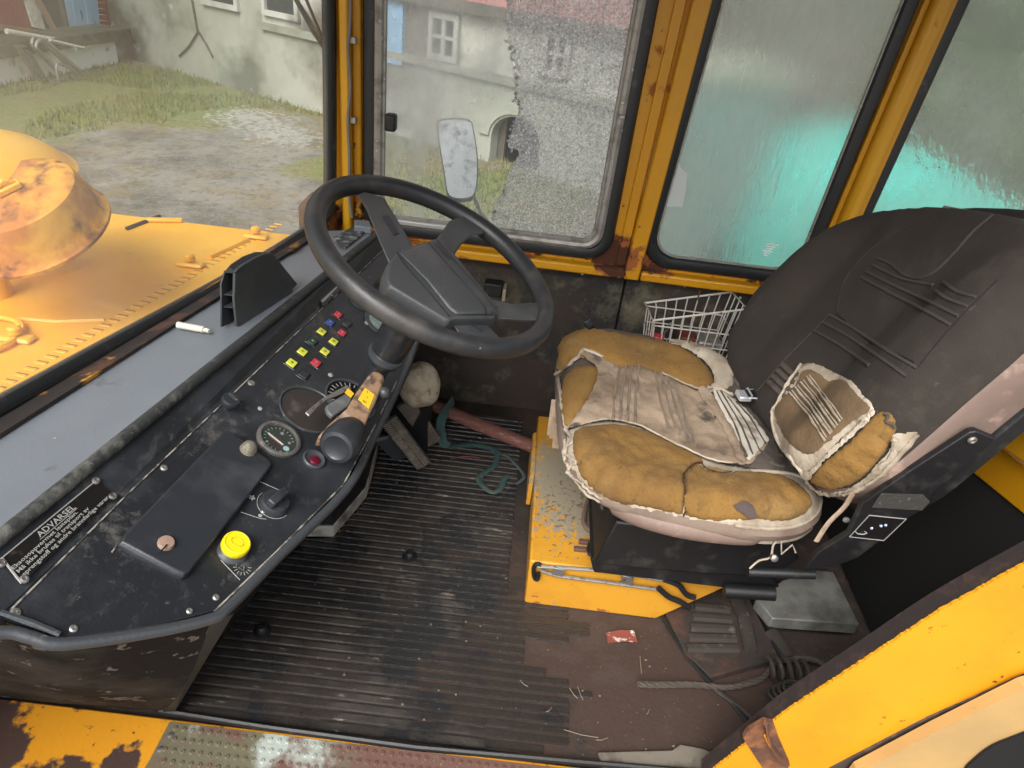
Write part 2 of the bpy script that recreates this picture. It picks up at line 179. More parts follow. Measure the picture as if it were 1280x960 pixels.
def glass_mat(name, kind):
    m = bpy.data.materials.new(name); m.use_nodes = True; nt = m.node_tree; N = nt.nodes; L = nt.links
    for n in list(N): N.remove(n)
    out = N.new('ShaderNodeOutputMaterial'); tc = N.new('ShaderNodeTexCoord')
    def nz(scale, st=(1, 1, 1), d=6, rough=.6, lo=.4, hi=.7, a=0., b=1., loc=(0, 0, 0)):
        mp = N.new('ShaderNodeMapping'); mp.inputs['Scale'].default_value = st; mp.inputs['Location'].default_value = loc; L.new(tc.outputs['Object'], mp.inputs[0])
        n = N.new('ShaderNodeTexNoise'); n.inputs['Scale'].default_value = scale; n.inputs['Detail'].default_value = d; n.inputs['Roughness'].default_value = rough; L.new(mp.outputs[0], n.inputs['Vector'])
        r = N.new('ShaderNodeMapRange'); r.inputs[1].default_value = lo; r.inputs[2].default_value = hi; r.inputs[3].default_value = a; r.inputs[4].default_value = b; L.new(n.outputs['Fac'], r.inputs[0]); return r.outputs[0], n.outputs['Fac']
    def mth(op, a, b):
        x = N.new('ShaderNodeMath'); x.operation = op
        for i, v in enumerate((a, b)):
            if isinstance(v, (int, float)): x.inputs[i].default_value = v
            else: L.new(v, x.inputs[i])
        x.use_clamp = True; return x.outputs[0]
    def blob(c, r, a=1.):
        vd = N.new('ShaderNodeVectorMath'); vd.operation = 'DISTANCE'; L.new(tc.outputs['Object'], vd.inputs[0]); vd.inputs[1].default_value = c
        q = N.new('ShaderNodeMapRange'); q.inputs[1].default_value = 0; q.inputs[2].default_value = r; q.inputs[3].default_value = a; q.inputs[4].default_value = 0; L.new(vd.outputs['Value'], q.inputs[0]); return q.outputs[0]
    tr = N.new('ShaderNodeBsdfTransparent'); tr.inputs[0].default_value = (.93, .95, .94, 1)
    df = N.new('ShaderNodeBsdfDiffuse'); tl = N.new('ShaderNodeBsdfTranslucent'); fog = N.new('ShaderNodeMixShader')
    fog.inputs[0].default_value = .75; L.new(df.outputs[0], fog.inputs[1]); L.new(tl.outputs[0], fog.inputs[2])
    gl = N.new('ShaderNodeBsdfGlossy'); gl.inputs['Roughness'].default_value = .08
    mix = N.new('ShaderNodeMixShader'); L.new(tr.outputs[0], mix.inputs[1]); L.new(fog.outputs[0], mix.inputs[2])
    fogc = (.80, .82, .76, 1)
    if kind == 'wind':
        a, _ = nz(2.2, lo=.40, hi=.72, a=.07, b=.19); b, _ = nz(300, lo=.74, hi=.80, a=0, b=.20)
        L.new(mth('MAXIMUM', a, b), mix.inputs[0])
    elif kind == 'door':
        a, _ = nz(7, st=(1, 1, .5), lo=.36, hi=.68, a=.06, b=.50); b, _ = nz(90, st=(1, 1, .35), lo=.62, hi=.72, a=0, b=.45)
        c = mth('MAXIMUM', blob((-.36, 2.05, .98), .22, .40), blob((-.2, 2.05, .78), .14, .22))
        L.new(mth('MULTIPLY', mth('ADD', mth('MAXIMUM', a, b), c), mth('SUBTRACT', 1.0, blob((-.03, 2.05, .86), .22, 1.3))), mix.inputs[0]); fogc = (.80, .82, .80, 1)
    elif kind == 'crazed':
        vo = N.new('ShaderNodeTexVoronoi'); vo.inputs['Scale'].default_value = 280; L.new(tc.outputs['Object'], vo.inputs['Vector'])
        sp = N.new('ShaderNodeSeparateColor'); L.new(vo.outputs['Color'], sp.inputs[0])
        r = N.new('ShaderNodeMapRange'); r.inputs[1].default_value = .15; r.inputs[2].default_value = .8; r.inputs[3].default_value = .42; r.inputs[4].default_value = 1.0; L.new(sp.outputs[0], r.inputs[0])
        cb = N.new('ShaderNodeCombineColor')
        for i in range(3): L.new(r.outputs[0], cb.inputs[i])
        L.new(cb.outputs[0], df.inputs[0]); L.new(cb.outputs[0], tl.inputs[0])
        r2 = N.new('ShaderNodeMapRange'); r2.inputs[3].default_value = .2; r2.inputs[4].default_value = .85; L.new(sp.outputs[1], r2.inputs[0]); L.new(r2.outputs[0], mix.inputs[0])
        bp = N.new('ShaderNodeBump'); bp.inputs['Strength'].default_value = .6; bp.inputs['Distance'].default_value = .002; L.new(vo.outputs['Distance'], bp.inputs['Height']); L.new(bp.outputs[0], df.inputs['Normal'])
    elif kind == 'plain':
        mix.inputs[0].default_value = .06
    elif kind in ('misted', 'pebbled'):
        gs = N.new('ShaderNodeBsdfRefraction'); gs.inputs['IOR'].default_value = 1.25; gs.inputs['Roughness'].default_value = .26 if kind == 'misted' else .08
        gs.inputs['Color'].default_value = (.97, 1, .99, 1)
        L.new(gs.outputs[0], mix.inputs[1])
        if kind == 'misted':
            a, _ = nz(4, st=(1, 1, .4), lo=.35, hi=.7, a=.20, b=.44); b, _ = nz(30, st=(1, 1, .10), lo=.54, hi=.66, a=0, b=.60, d=10, rough=.75)
            L.new(mth('MAXIMUM', a, b), mix.inputs[0]); bs, _b = nz(30, st=(1, 1, .3))
        else:
            a, _ = nz(5, lo=.35, hi=.7, a=.22, b=.45); L.new(a, mix.inputs[0]); _a, bs = nz(34, st=(1, 1, .6), d=4)
        bp = N.new('ShaderNodeBump'); bp.inputs['Strength'].default_value = .25 if kind == 'misted' else .9; bp.inputs['Distance'].default_value = .004; L.new(bs, bp.inputs['Height']); L.new(bp.outputs[0], gs.inputs['Normal'])
        fogc = (.78, .84, .78, 1)
    if kind != 'crazed': df.inputs[0].default_value = fogc; tl.inputs[0].default_value = fogc
    fin = N.new('ShaderNodeMixShader'); fin.inputs[0].default_value = .03; L.new(mix.outputs[0], fin.inputs[1]); L.new(gl.outputs[0], fin.inputs[2])
    L.new(fin.outputs[0], out.inputs[0]); return m
g_wind = glass_mat('wet_windscreen_glass', 'wind'); g_door = glass_mat('wet_door_glass', 'door'); g_craz = glass_mat('crazed_glass', 'crazed')
g_mist = glass_mat('misted_glass', 'misted'); g_peb = glass_mat('pebbled_wet_glass', 'pebbled')

# ---------------------------------------------------------------- object helpers
def link(o, parent):
    COL.objects.link(o)
    if parent is not None:
        o.parent = parent
        if parent.type == 'EMPTY': o.matrix_parent_inverse = Matrix.Translation(-parent.location)
def thing(name, label, cat, loc, group=None):
    o = bpy.data.objects.new(name, None); o.location = loc; o.empty_display_size = .05; COL.objects.link(o)
    o['label'] = label; o['category'] = cat
    if group: o['group'] = group
    return o
def tag(o, label, cat, group=None):
    o['label'] = label; o['category'] = cat
    if group: o['group'] = group
    return o
class MB:
    def __init__(s): s.v = []; s.f = []
    def add(s, vs, fs):
        k = len(s.v); s.v += [V(v) for v in vs]; s.f += [tuple(i+k for i in f) for f in fs]; return s
    def box(s, a, b):
        x0, y0, z0 = (min(a[i], b[i]) for i in range(3)); x1, y1, z1 = (max(a[i], b[i]) for i in range(3))
        return s.add([(x0, y0, z0), (x1, y0, z0), (x1, y1, z0), (x0, y1, z0), (x0, y0, z1), (x1, y0, z1), (x1, y1, z1), (x0, y1, z1)],
                     [(0, 3, 2, 1), (4, 5, 6, 7), (0, 1, 5, 4), (1, 2, 6, 5), (2, 3, 7, 6), (3, 0, 4, 7)])
    def obox(s, c, ax, ay, az):
        c, ax, ay, az = V(c), V(ax), V(ay), V(az)
        vs = [c+i*ax+j*ay+k*az for k in (-1, 1) for i, j in ((-1, -1), (1, -1), (1, 1), (-1, 1))]
        return s.add(vs, [(0, 3, 2, 1), (4, 5, 6, 7), (0, 1, 5, 4), (1, 2, 6, 5), (2, 3, 7, 6), (3, 0, 4, 7)])
    def prism(s, poly, d):
        n = len(poly); d = V(d); vs = [V(p) for p in poly]+[V(p)+d for p in poly]
        return s.add(vs, [tuple(range(n))[::-1], tuple(range(n, 2*n))]+[(i, (i+1) % n, n+(i+1) % n, n+i) for i in range(n)])
    def loft(s, rings, closed=True, cap=True):
        n = len(rings[0]); k = len(s.v)
        for r in rings: s.v += [V(p) for p in r]
        for j in range(len(rings)-1):
            for i in range(n if closed else n-1):
                a, b = k+j*n+i, k+j*n+(i+1) % n; s.f.append((a, b, b+n, a+n))
        if cap: s.f.append(tuple(range(k, k+n))[::-1]); s.f.append(tuple(range(k+(len(rings)-1)*n, k+len(rings)*n)))
        return s
    def tube(s, pts, r, n=8, closed=False, flat=None, cap=True):
        pts = [V(p) for p in pts]; m = len(pts); rings = []; prev = None
        for i, p in enumerate(pts):
            if closed: t = (pts[(i+1) % m]-pts[i-1])
            else: t = pts[min(i+1, m-1)]-pts[max(i-1, 0)]
            t.normalize()
            if prev is None:
                a = t.cross(V((0, 0, 1)));
                if a.length < .2: a = t.cross(V((0, 1, 0)))
                if flat is not None:
                    a = t.cross(flat)
            else: a = prev-t*prev.dot(t)
            if flat is not None: a = t.cross(flat)
            a.normalize(); prev = a; b = t.cross(a)
            rr = r[i] if isinstance(r, list) else r
            ra, rb = rr if isinstance(rr, tuple) else (rr, rr)
            rings.append([p+a*math.cos(q)*ra+b*math.sin(q)*rb for q in (2*math.pi*j/n for j in range(n))])
        if closed:
            rings.append(rings[0]); return s.loft(rings, cap=False)
        return s.loft(rings, cap=cap)
    def lathe(s, c, ax, prof, n=24, sx=None, sy=1., ua=None):
        c, ax = V(c), V(ax).normalized(); a = V(ua) if ua is not None else ax.cross(V((0, 1, 0)))
        if a.length < .1: a = ax.cross(V((1, 0, 0)))
        a = (a-ax*a.dot(ax)).normalized(); b = ax.cross(a)
        return s.loft([[c+ax*h+(a*math.cos(q)*(sx or 1)+b*math.sin(q)*sy)*max(r, 1e-5) for q in (2*math.pi*j/n for j in range(n))] for r, h in prof])
    def ball(s, c, r, n=16, m=10, jit=0, seed=0):
        c = V(c); r = V(r) if not isinstance(r, (int, float)) else V((r, r, r)); rings = []
        for j in range(m+1):
            t = math.pi*j/m; ring = []
            for i in range(n):
                q = 2*math.pi*i/n; d = V((math.sin(t)*math.cos(q), math.sin(t)*math.sin(q), -math.cos(t)))
                k = 1+jit*noise.noise(d*1.7+V((seed, 0, 0)))
                ring.append(c+V((d.x*r.x, d.y*r.y, d.z*r.z))*k)
            rings.append(ring)
        return s.loft(rings)
    def build(s, name, m, parent=None, bevel=0, ang=38, label=None, kind=None, smooth=True, seg=2):
        me = bpy.data.meshes.new(name); off = V((0, 0, 0))
        if parent is None and s.v:
            zs = min(v.z for v in s.v); off = V((sum(v.x for v in s.v)/len(s.v), sum(v.y for v in s.v)/len(s.v), zs))
        me.from_pydata([v-off for v in s.v], [], s.f)
        bm = bmesh.new(); bm.from_mesh(me); bmesh.ops.recalc_face_normals(bm, faces=bm.faces) if s.f else None; bm.to_mesh(me); bm.free()
        me.materials.append(m)
        if smooth:
            me.polygons.foreach_set('use_smooth', [True]*len(me.polygons)); me.set_sharp_from_angle(angle=math.radians(ang))
        o = bpy.data.objects.new(name, me); o.location = off; link(o, parent)
        if bevel:
            b = o.modifiers.new('bevel', 'BEVEL'); b.width = bevel; b.segments = seg; b.limit_method = 'ANGLE'; b.angle_limit = math.radians(35)
        if label: o['label'] = label
        if kind: o['kind'] = kind
        return o
def inpoly(x, y, poly):
    c = False; n = len(poly); j = n-1
    for i in range(n):
        xi, yi = poly[i]; xj, yj = poly[j]
        if (yi > y) != (yj > y) and x < (xj-xi)*(y-yi)/(yj-yi)+xi: c = not c
        j = i
    return c
def dseg(x, y, poly):
    d = 1e9; n = len(poly)
    for i in range(n):
        ax, ay = poly[i]; bx, by = poly[(i+1) % n]; dx, dy = bx-ax, by-ay; L = dx*dx+dy*dy
        t = 0 if L == 0 else max(0, min(1, ((x-ax)*dx+(y-ay)*dy)/L)); e = (ax+t*dx-x)**2+(ay+t*dy-y)**2
        if e < d: d = e
    return math.sqrt(d)
def tri2(poly, sp, jit=.25):
    """triangulate a 2-D outline with an inner grid; returns pts, tris, distance to edge, border count"""
    n0 = len(poly); xs = [p[0] for p in poly]; ys = [p[1] for p in poly]; pts = [V(p) for p in poly]; row = 0
    y = min(ys)+sp/2
    while y < max(ys):
        x = min(xs)+(sp/2 if row % 2 else 0)
        while x < max(xs):
            a, b = x+random.uniform(-jit, jit)*sp, y+random.uniform(-jit, jit)*sp
            if inpoly(a, b, poly) and dseg(a, b, poly) > sp*.45: pts.append(V((a, b)))
            x += sp
        y += sp*.866; row += 1
    vs, es, fs, _, _, _ = delaunay_2d_cdt(pts, [(i, (i+1) % n0) for i in range(n0)], [], 1, 1e-6)
    fs = [f for f in fs if inpoly(sum(vs[i].x for i in f)/3, sum(vs[i].y for i in f)/3, poly)]
    return vs, fs, [dseg(v.x, v.y, poly) for v in vs]
def bulge(d, w):
    t = min(d/w, 1); return math.sqrt(max(0, 1-(1-t)**2))
def puff(poly3, n, h, w, t, sp, hf=None):
    """pad lying on a plane: rounded top, skirt of depth t"""
    n = V(n).normalized(); p0 = poly3[0]; e1 = (poly3[1]-p0); e1 = (e1-n*e1.dot(n)).normalized(); e2 = n.cross(e1)
    p2 = [((p-p0).dot(e1), (p-p0).dot(e2)) for p in poly3]; vs, fs, ds = tri2(p2, sp)
    mb = MB(); top = []
    for v, d in zip(vs, ds):
        q = p0+e1*v.x+e2*v.y; top.append(q+n*(h*bulge(d, w)+(hf(q)*bulge(d, w) if hf else 0)))
    mb.add(top, fs); k = len(poly3); idx = {}
    b = [p0+e1*a+e2*c-n*t for a, c in p2]; c0 = [p0+e1*a+e2*c for a, c in p2]
    m = MB(); m.v = c0+b; m.f = [(i, (i+1) % k, k+(i+1) % k, k+i) for i in range(k)]+[tuple(range(k, 2*k))]
    mb.add(m.v, m.f); return mb
def bvh_of(mbs):
    v = []; f = []
    for mb in mbs:
        k = len(v); v += mb.v; f += [tuple(i+k for i in q) for q in mb.f]
    return BVHTree.FromPolygons(v, f)
def hit(px, py, bvh):
    d = ray(px, py).normalized(); l, n, i, t = bvh.ray_cast(CAM, d)
    if l is None: return None, None
    if n.dot(d) > 0: n = -n
    return l, n
def patch(poly, bvh, h=.008, w=8, sp=6, off=.001, nz=0, nsc=30, smooth=3, ridge=None, jag=.9):
    """a layer (cloth, foam) lying on a solid surface: thickness h away from its torn edge"""
    if smooth: poly = sm2(poly, smooth)
    if jag:
        dn = []
        for i in range(len(poly)):
            a, b = poly[i], poly[(i+1) % len(poly)]; k = max(1, int(math.hypot(b[0]-a[0], b[1]-a[1])/2.5))
            dn += [(lerp(a[0], b[0], j/k)+random.uniform(-jag, jag), lerp(a[1], b[1], j/k)+random.uniform(-jag, jag)) for j in range(k)]
        poly = dn
    vs, fs, ds = tri2(poly, sp); L = []; last = None
    for v, d in zip(vs, ds):
        l, n = hit(v.x, v.y, bvh)
        if l is None:
            best = None
            for rr in (3, 6, 10, 16, 24, 36):
                for k in range(12):
                    l2, n2 = hit(v.x+rr*math.cos(k*.5236), v.y+rr*math.sin(k*.5236), bvh)
                    if l2 is not None: best = (l2, n2); break
                if best: break
            if best is None: best = last
            l, n = best; l = P(v.x, v.y, p0=l, n=n if abs(ray(v.x, v.y).normalized().dot(n)) > .2 else -FW)
        last = (l, n)
        a = h*bulge(d, w)+off
        if nz: a += nz*noise.noise(l*nsc)*min(1, d/w)
        if ridge: a += ridge(v.x, v.y)*min(1, d/3)
        L.append(l+n*a)
    mb = MB(); mb.add(L, fs)
    # edge skirt so the layer is solid
    k = len(poly); n0 = (CAM-L[0]).normalized()
    under = [p-n0*(h*.5+.004) for p in L[:k]]
    mb.add(L[:k]+under, [(i, (i+1) % k, k+(i+1) % k, k+i) for i in range(k)])
    return mb
def strand(pts, bvh, r, n=6, off=0, closed=False, k=4, jit=0):
    q = sm2(pts, k, closed); out = []
    for a, b in q:
        l, nn = hit(a+random.uniform(-jit, jit), b+random.uniform(-jit, jit), bvh)
        if l is not None: out.append(l+nn*off)
    m = MB()
    if len(out) > 1:
        rr = [r*random.uniform(.7, 1.3) for _ in out] if jit and not isinstance(r, tuple) else r
        m.tube(out, rr, n, closed=closed)
    return m
def text_mb(s, size, o, ex, ey, depth=.0004, align='LEFT'):
    cu = bpy.data.curves.new('t', 'FONT'); cu.body = s; cu.size = size; cu.offset = .014*size; cu.align_x = align; cu.resolution_u = 2
    ob = bpy.data.objects.new('t', cu); COL.objects.link(ob); bpy.context.view_layer.update()
    me = bpy.data.meshes.new_from_object(ob.evaluated_get(bpy.context.evaluated_depsgraph_get()))
    ez = ex.cross(ey).normalized(); m = MB(); m.add([o+ex*v.co.x+ey*v.co.y+ez*depth for v in me.vertices], [tuple(p.vertices) for p in me.polygons])
    bpy.data.objects.remove(ob); bpy.data.meshes.remove(me); bpy.data.curves.remove(cu); return m
def rrect(x0, x1, z0, z1, r, n=7, y=0):
    pts = []
    for cx, cz, a0 in ((x1-r, z0+r, -90), (x1-r, z1-r, 0), (x0+r, z1-r, 90), (x0+r, z0+r, 180)):
        for i in range(n): a = math.radians(a0+90*i/(n-1)); pts.append(V((cx+r*math.cos(a), y, cz+r*math.sin(a))))
    return pts
def shear(pts, zr, k): return [V((p.x+(p.z-zr)*k, p.y, p.z)) for p in pts]

# ================================================================ LARGE STRUCTURE
def Z(sc, ox, oy, pts): return [(ox+a/sc, oy+b/sc) for a, b in pts]
# ---- ground
g = MB(); n = 70
xs = [-60+120*i/n for i in range(n+1)]; ys = [-40+120*i/n for i in range(n+1)]
g.add([(x, y, -1.1) for y in ys for x in xs], [(j*(n+1)+i, j*(n+1)+i+1, (j+1)*(n+1)+i+1, (j+1)*(n+1)+i) for j in range(n) for i in range(n)])
gm = bpy.data.meshes.new('ground'); gm.from_pydata(g.v, [], g.f); gm.materials.append(m_ground)
go = bpy.data.objects.new('ground', gm); COL.objects.link(go); go['kind'] = 'structure'
# grass
gr = MB(); rg = random.Random(3)
for _ in range(26000):
    if rg.random() < .72: x, y = rg.uniform(-9, -3), rg.uniform(6.5, 12.5)
    else: x, y = rg.uniform(-3, 1.5), rg.uniform(6.5, 10)
    k = noise.noise(V((x*.7, y*.7, 0)))
    bare = ((x+3.7)**2+(y-9.5)**2 < 1.2) or ((x+3.6)**2/4+(y-7.2)**2/4 < 1) or (-5.2 < x < -2.2 and y < 9)
    if bare or k < -.38: continue
    h = rg.uniform(.03, .10); a = rg.uniform(0, 6.28); w = .012; dx, dy = math.cos(a)*w, math.sin(a)*w; lx, ly = rg.uniform(-.04, .04), rg.uniform(-.04, .04)
    gr.add([(x-dx, y-dy, -1.11), (x+dx, y+dy, -1.11), (x+lx, y+ly, -1.1+h)], [(0, 1, 2)])
o = gr.build('grass', m_grass, smooth=False, kind='stuff'); o['label'] = 'short rough green grass growing over the muddy farm yard'; o['category'] = 'grass'

class VP:
    """vertical plane through two ground points"""
    def __init__(s, a, b): s.a = a; s.d = (b-a).normalized(); s.n = s.d.cross(V((0, 0, 1))).normalized(); s.n = -s.n if s.n.dot(CAM-a) < 0 else s.n
    def __call__(s, px, py, off=0): return P(px, py, p0=s.a+s.n*off, n=s.n)
    def at(s, u, z, off=0): return s.a+s.d*u+s.n*off+V((0, 0, z-s.a.z))
# ---- grey stucco farmhouse
G0 = P(150, 70, z=-1.1); G1 = P(620, 205, z=-1.1); GW = VP(G0, G1); L0 = (G1-G0).length
house = thing('farm_building', 'grey stucco farm building with faded red siding and dark arched doorway across the yard', 'building', (G0+G1)/2)
def slab(vp, u0, u1, z0, z1, t0, t1): return MB().prism([vp.at(u0, z0, t0), vp.at(u1, z0, t0), vp.at(u1, z1, t0), vp.at(u0, z1, t0)], vp.n*(t1-t0))
def uz(vp, px, py): q = vp(px, py)-vp.a; return q.dot(vp.d), q.z+vp.a.z
UE = uz(GW, 822, 60)[0]; ub, zb = uz(GW, 600, 92); us, zs = uz(GW, 650, 27)
slab(GW, -.6, L0*.47, -1.3, 7, -.5, 0).build('wall', m_stucco, house, smooth=False)
slab(GW, L0*.47, UE, zb, zs, -.5, 0).build('upper_wall', m_stucco2, house, smooth=False)
slab(GW, L0*.47, UE, zb-.05, zb+.04, -.3, .06).build('wall_ledge', m_conc, house, smooth=False)
slab(GW, L0*.47, UE, zs, zs+.12, -.3, .14).build('siding_sill', m_brownw, house, smooth=False)
for i in range(44):
    u = L0*.47+i*.3
    if u > UE: break
    slab(GW, u, u+.285, zs+.10, 7, -.3, .05+.012*(i % 2)).build('siding_board', m_redf, house, smooth=False)
# lower wall with the arch opening
au0, az0 = uz(GW, 611, 203); au1, _ = uz(GW, 672, 205); _, az1 = uz(GW, 640, 145); ac = (au0+au1)/2; ar = (au1-au0)/2; sp = max(az1-ar*.8, az0+.3)
arc = [(ac+ar*math.cos(q), sp+(az1-sp)*math.sin(q)) for q in (math.pi*i/12 for i in range(13))]
lw = MB(); u0, u1 = L0*.47, UE
lw.prism([GW.at(u0, -1.3), GW.at(au0, -1.3), GW.at(au0, zb-.05), GW.at(u0, zb-.05)], GW.n*-.16)
lw.prism([GW.at(au1, -1.3), GW.at(u1, -1.3), GW.at(u1, zb-.05), GW.at(au1, zb-.05)], GW.n*-.16)
for i in range(12):
    (a, b), (c, d) = arc[i], arc[i+1]; lw.prism([GW.at(a, b), GW.at(c, d), GW.at(c, zb-.05), GW.at(a, zb-.05)], GW.n*-.16)
lw.build('lower_wall', m_stucco, house, smooth=False)
ringp = [(ac+(ar+.03)*math.cos(q), sp+(az1-sp+.03)*math.sin(q)) for q in (math.pi*i/14 for i in range(15))]
rg_ = MB()
for i in range(14):
    (a, b), (c, d) = ringp[i], ringp[i+1]; k = 1+.13/ar
    a2, b2, c2, d2 = ac+(a-ac)*k, sp+(b-sp)*k, ac+(c-ac)*k, sp+(d-sp)*k
    MB().prism([GW.at(a, b), GW.at(c, d), GW.at(c2, d2), GW.at(a2, b2)], GW.n*.03).build('arch_stone', m_stucco, house, smooth=False)
slab(GW, au0-.5, au1+.5, -1.3, az1+.4, -.9, -.24).build('dark_interior', m_hole, house, smooth=False)
lf0, _ = uz(GW, 612, 200); lf1, _ = uz(GW, 619, 200)
slab(GW, lf0-.1, lf1, -1.1, az1-.05, -.22, -.18).build('door_leaf', m_brownw, house, smooth=False)
m_wfr = mat('weathered_window_frame', (.40, .39, .35), .85)
def window_on(vp, parent, px0, py0, px1, py1, cols=2, rows=2, fm=m_wfr):
    u0, za = uz(vp, px0, py1); u1, zb_ = uz(vp, px1, py0); z0, z1 = min(za, zb_), max(za, zb_)
    u0, u1 = min(u0, u1), max(u0, u1)
    fr = MB(); t = .07
    for a, b, c, d in ((u0-t, u1+t, z1, z1+t), (u0-t, u1+t, z0-t, z0), (u0-t, u0, z0, z1), (u1, u1+t, z0, z1)):
        fr.prism([vp.at(a, c, .0), vp.at(b, c, .0), vp.at(b, d, .0), vp.at(a, d, .0)], vp.n*.06)
    for i in range(1, cols): u = lerp(u0, u1, i/cols); fr.prism([vp.at(u-.03, z0), vp.at(u+.03, z0), vp.at(u+.03, z1), vp.at(u-.03, z1)], vp.n*.05)
    for i in range(1, rows): z = lerp(z0, z1, i/rows); fr.prism([vp.at(u0, z-.02), vp.at(u1, z-.02), vp.at(u1, z+.02), vp.at(u0, z+.02)], vp.n*.045)
    w = fr.build('window', fm, parent, smooth=False)
    for i in range(cols):
        for j in range(rows):
            a, b = lerp(u0, u1, i/cols), lerp(u0, u1, (i+1)/cols); c, d = lerp(z0, z1, j/rows), lerp(z0, z1, (j+1)/rows)
            MB().prism([vp.at(a, c, .004), vp.at(b, c, .004), vp.at(b, d, .004), vp.at(a, d, .004)], vp.n*.01).build('pane', m_dwin, w, smooth=False)
window_on(GW, house, 543, 27, 571, 66); window_on(GW, house, 684, 48, 711, 86)
window_on(GW, house, 258, -18, 294, -1, 1, 1, m_stucco2); window_on(GW, house, 335, -14, 370, 12, 1, 1, m_stucco2)
MB().tube([GW(240, 0, .02), GW(247, 40, .02), GW(236, 58, .02), GW(224, 70, .02)], .018, 5).build('wall_crack_pipe', m_moss, house)
MB().tube([GW(247, 38, .02), GW(258, 56, .02), GW(266, 72, .02)], .016, 5).build('wall_crack_pipe', m_moss, house)
a, b = uz(GW, 487, 90); slab(GW, a-.5, a+.25, -.2, 4, .0, .06).build('blue_panel', m_blue, house, smooth=False)

# ---- barn on its white plinth
Q0 = P(0, 107, z=-1.1); Q1 = P(148, 79, z=-1.1); BW = VP(Q0, Q1); LB = (Q1-Q0).length
barn = thing('barn', 'barn with red boards, blue door and open dark doorway on a white plinth', 'barn', (Q0+Q1)/2)
_, zt = uz(BW, 70, 60)
slab(BW, -5, LB, -1.3, zt, -.5, 0).build('plinth', m_whitew, barn, smooth=False)
slab(BW, -5, LB+.25, zt, zt+.16, -1.2, .14).build('plinth_slab', m_moss, barn, smooth=False)
BB = VP(Q0-BW.n*.55, Q1-BW.n*.55)
def onb(pts, m, name, t=.05, off=0.):
    q = [BB(a, b, off) for a, b in pts]; return MB().prism(q, BB.n*t).build(name, m, barn, smooth=False)
slab(BB, -5, LB+.15, zt, 7, -.3, 0).build('wall', m_hole, barn, smooth=False)
for i in range(5): onb([(-22+i*11, -14), (-12+i*11, -16), (-8.5+i*11, 29+i*1.5), (-18.5+i*11, 27+i*1.5)], m_redw, 'red_board', .05+.01*(i % 2))
onb([(21, -14), (38, -14), (51, 36), (36, 33)], m_whp, 'white_post', .08)
onb([(-30, 26), (88, 42), (88, 50), (-30, 34)], m_planks, 'threshold_plank', .1, .01)
onb([(40, -5), (45, -5), (73, 45), (68, 45)], m_planks, 'leaning_plank', .05, .12)
onb([(69, -10), (76, -10), (88, 44), (82, 43)], m_brownw, 'door_post', .07)
for i in range(5): onb([(75+i*8.6, -12), (83+i*8.6, -12), (93.5+i*7.4, 44+i*1.2), (86.5+i*7.4, 43+i*1.2)], m_blue, 'blue_board', .05+.012*(i % 2), .03)
for i in range(9): onb([(112+i*.5, -12+i*7.4), (134+i*1.2, -10+i*7.4), (135.4+i*1.2, -3.2+i*7.4), (114+i*1.7, -5.2+i*7.4)], m_redw, 'red_board', .06)
# ---- concrete bunker block
c0 = P(312, 109, z=-1.1); c1 = P(428, 124, z=-1.1); CB = VP(c0, c1); _, cz = uz(CB, 309, 70)
shed = thing('concrete_bunker', 'low concrete block with dark overhanging slab against the grey farm wall', 'bunker', (c0+c1)/2)
slab(CB, 0, 4, -1.2, cz, -1.2, 0).build('block', m_conc, shed, smooth=False, bevel=.02)
slab(CB, -.35, 4.2, cz, cz+.13, -1.4, .12).build('slab_lid', m_moss, shed, smooth=False, bevel=.02)
# ---- pipe rack leaning on the plinth
PV_ = VP(Q0+BW.n*.35, Q1+BW.n*.35)
def pv(pts, off=0): return [PV_(a, b, off) for a, b in pts]
rk = thing('pipe_rack', 'heap of bent grey metal pipe frames leaning against the white plinth', 'pipes', P(75, 105, z=-1.1))
MB().tube(pv(sm2([(112, 101), (82, 73), (56, 51), (47, 52), (45, 60), (52, 67), (70, 86), (73, 108)], 3, False)), .028, 7).build('pipe_hoop', m_metal, rk)
MB().tube(pv(sm2([(100, 96), (72, 70), (46, 48), (40, 52), (42, 60), (58, 76), (70, 88)], 3, False), -.12), .028, 7).build('pipe_hoop', m_metal, rk)
MB().tube(pv(sm2([(92, 88), (75, 80), (70, 84), (74, 106)], 3, False), .05), .024, 7).build('pipe_hoop', m_metal, rk)
for a, b in (((20, 58), (46, 99)), ((24, 58), (50, 99)), ((32, 62), (54, 99)), ((36, 64), (58, 99))): MB().tube(pv([a, b], -.1), .016, 6).build('rod', m_metal, rk)
for a, b in (((18, 57), (32, 58)), ((37, 84), (43, 85))): MB().tube(pv([a, b], -.1), .014, 6).build('cross_rod', m_metal, rk)
wp = MB().tube([BW(8, 39, .1), BW(112, 58, .1)], .035, 8).build('white_pipe', m_white); tag(wp, 'long white pipe lying along the mossy plinth edge below the barn doors', 'pipe')
wp2 = MB().tube([BW(62, 50, .2), BW(105, 60, .2)], .022, 6).tube([BW(92, 57, .2), BW(95, 63, .2)], .02, 6).build('pale_bracket', m_white); tag(wp2, 'short pale bracket under the right end of the long white pipe', 'bracket')

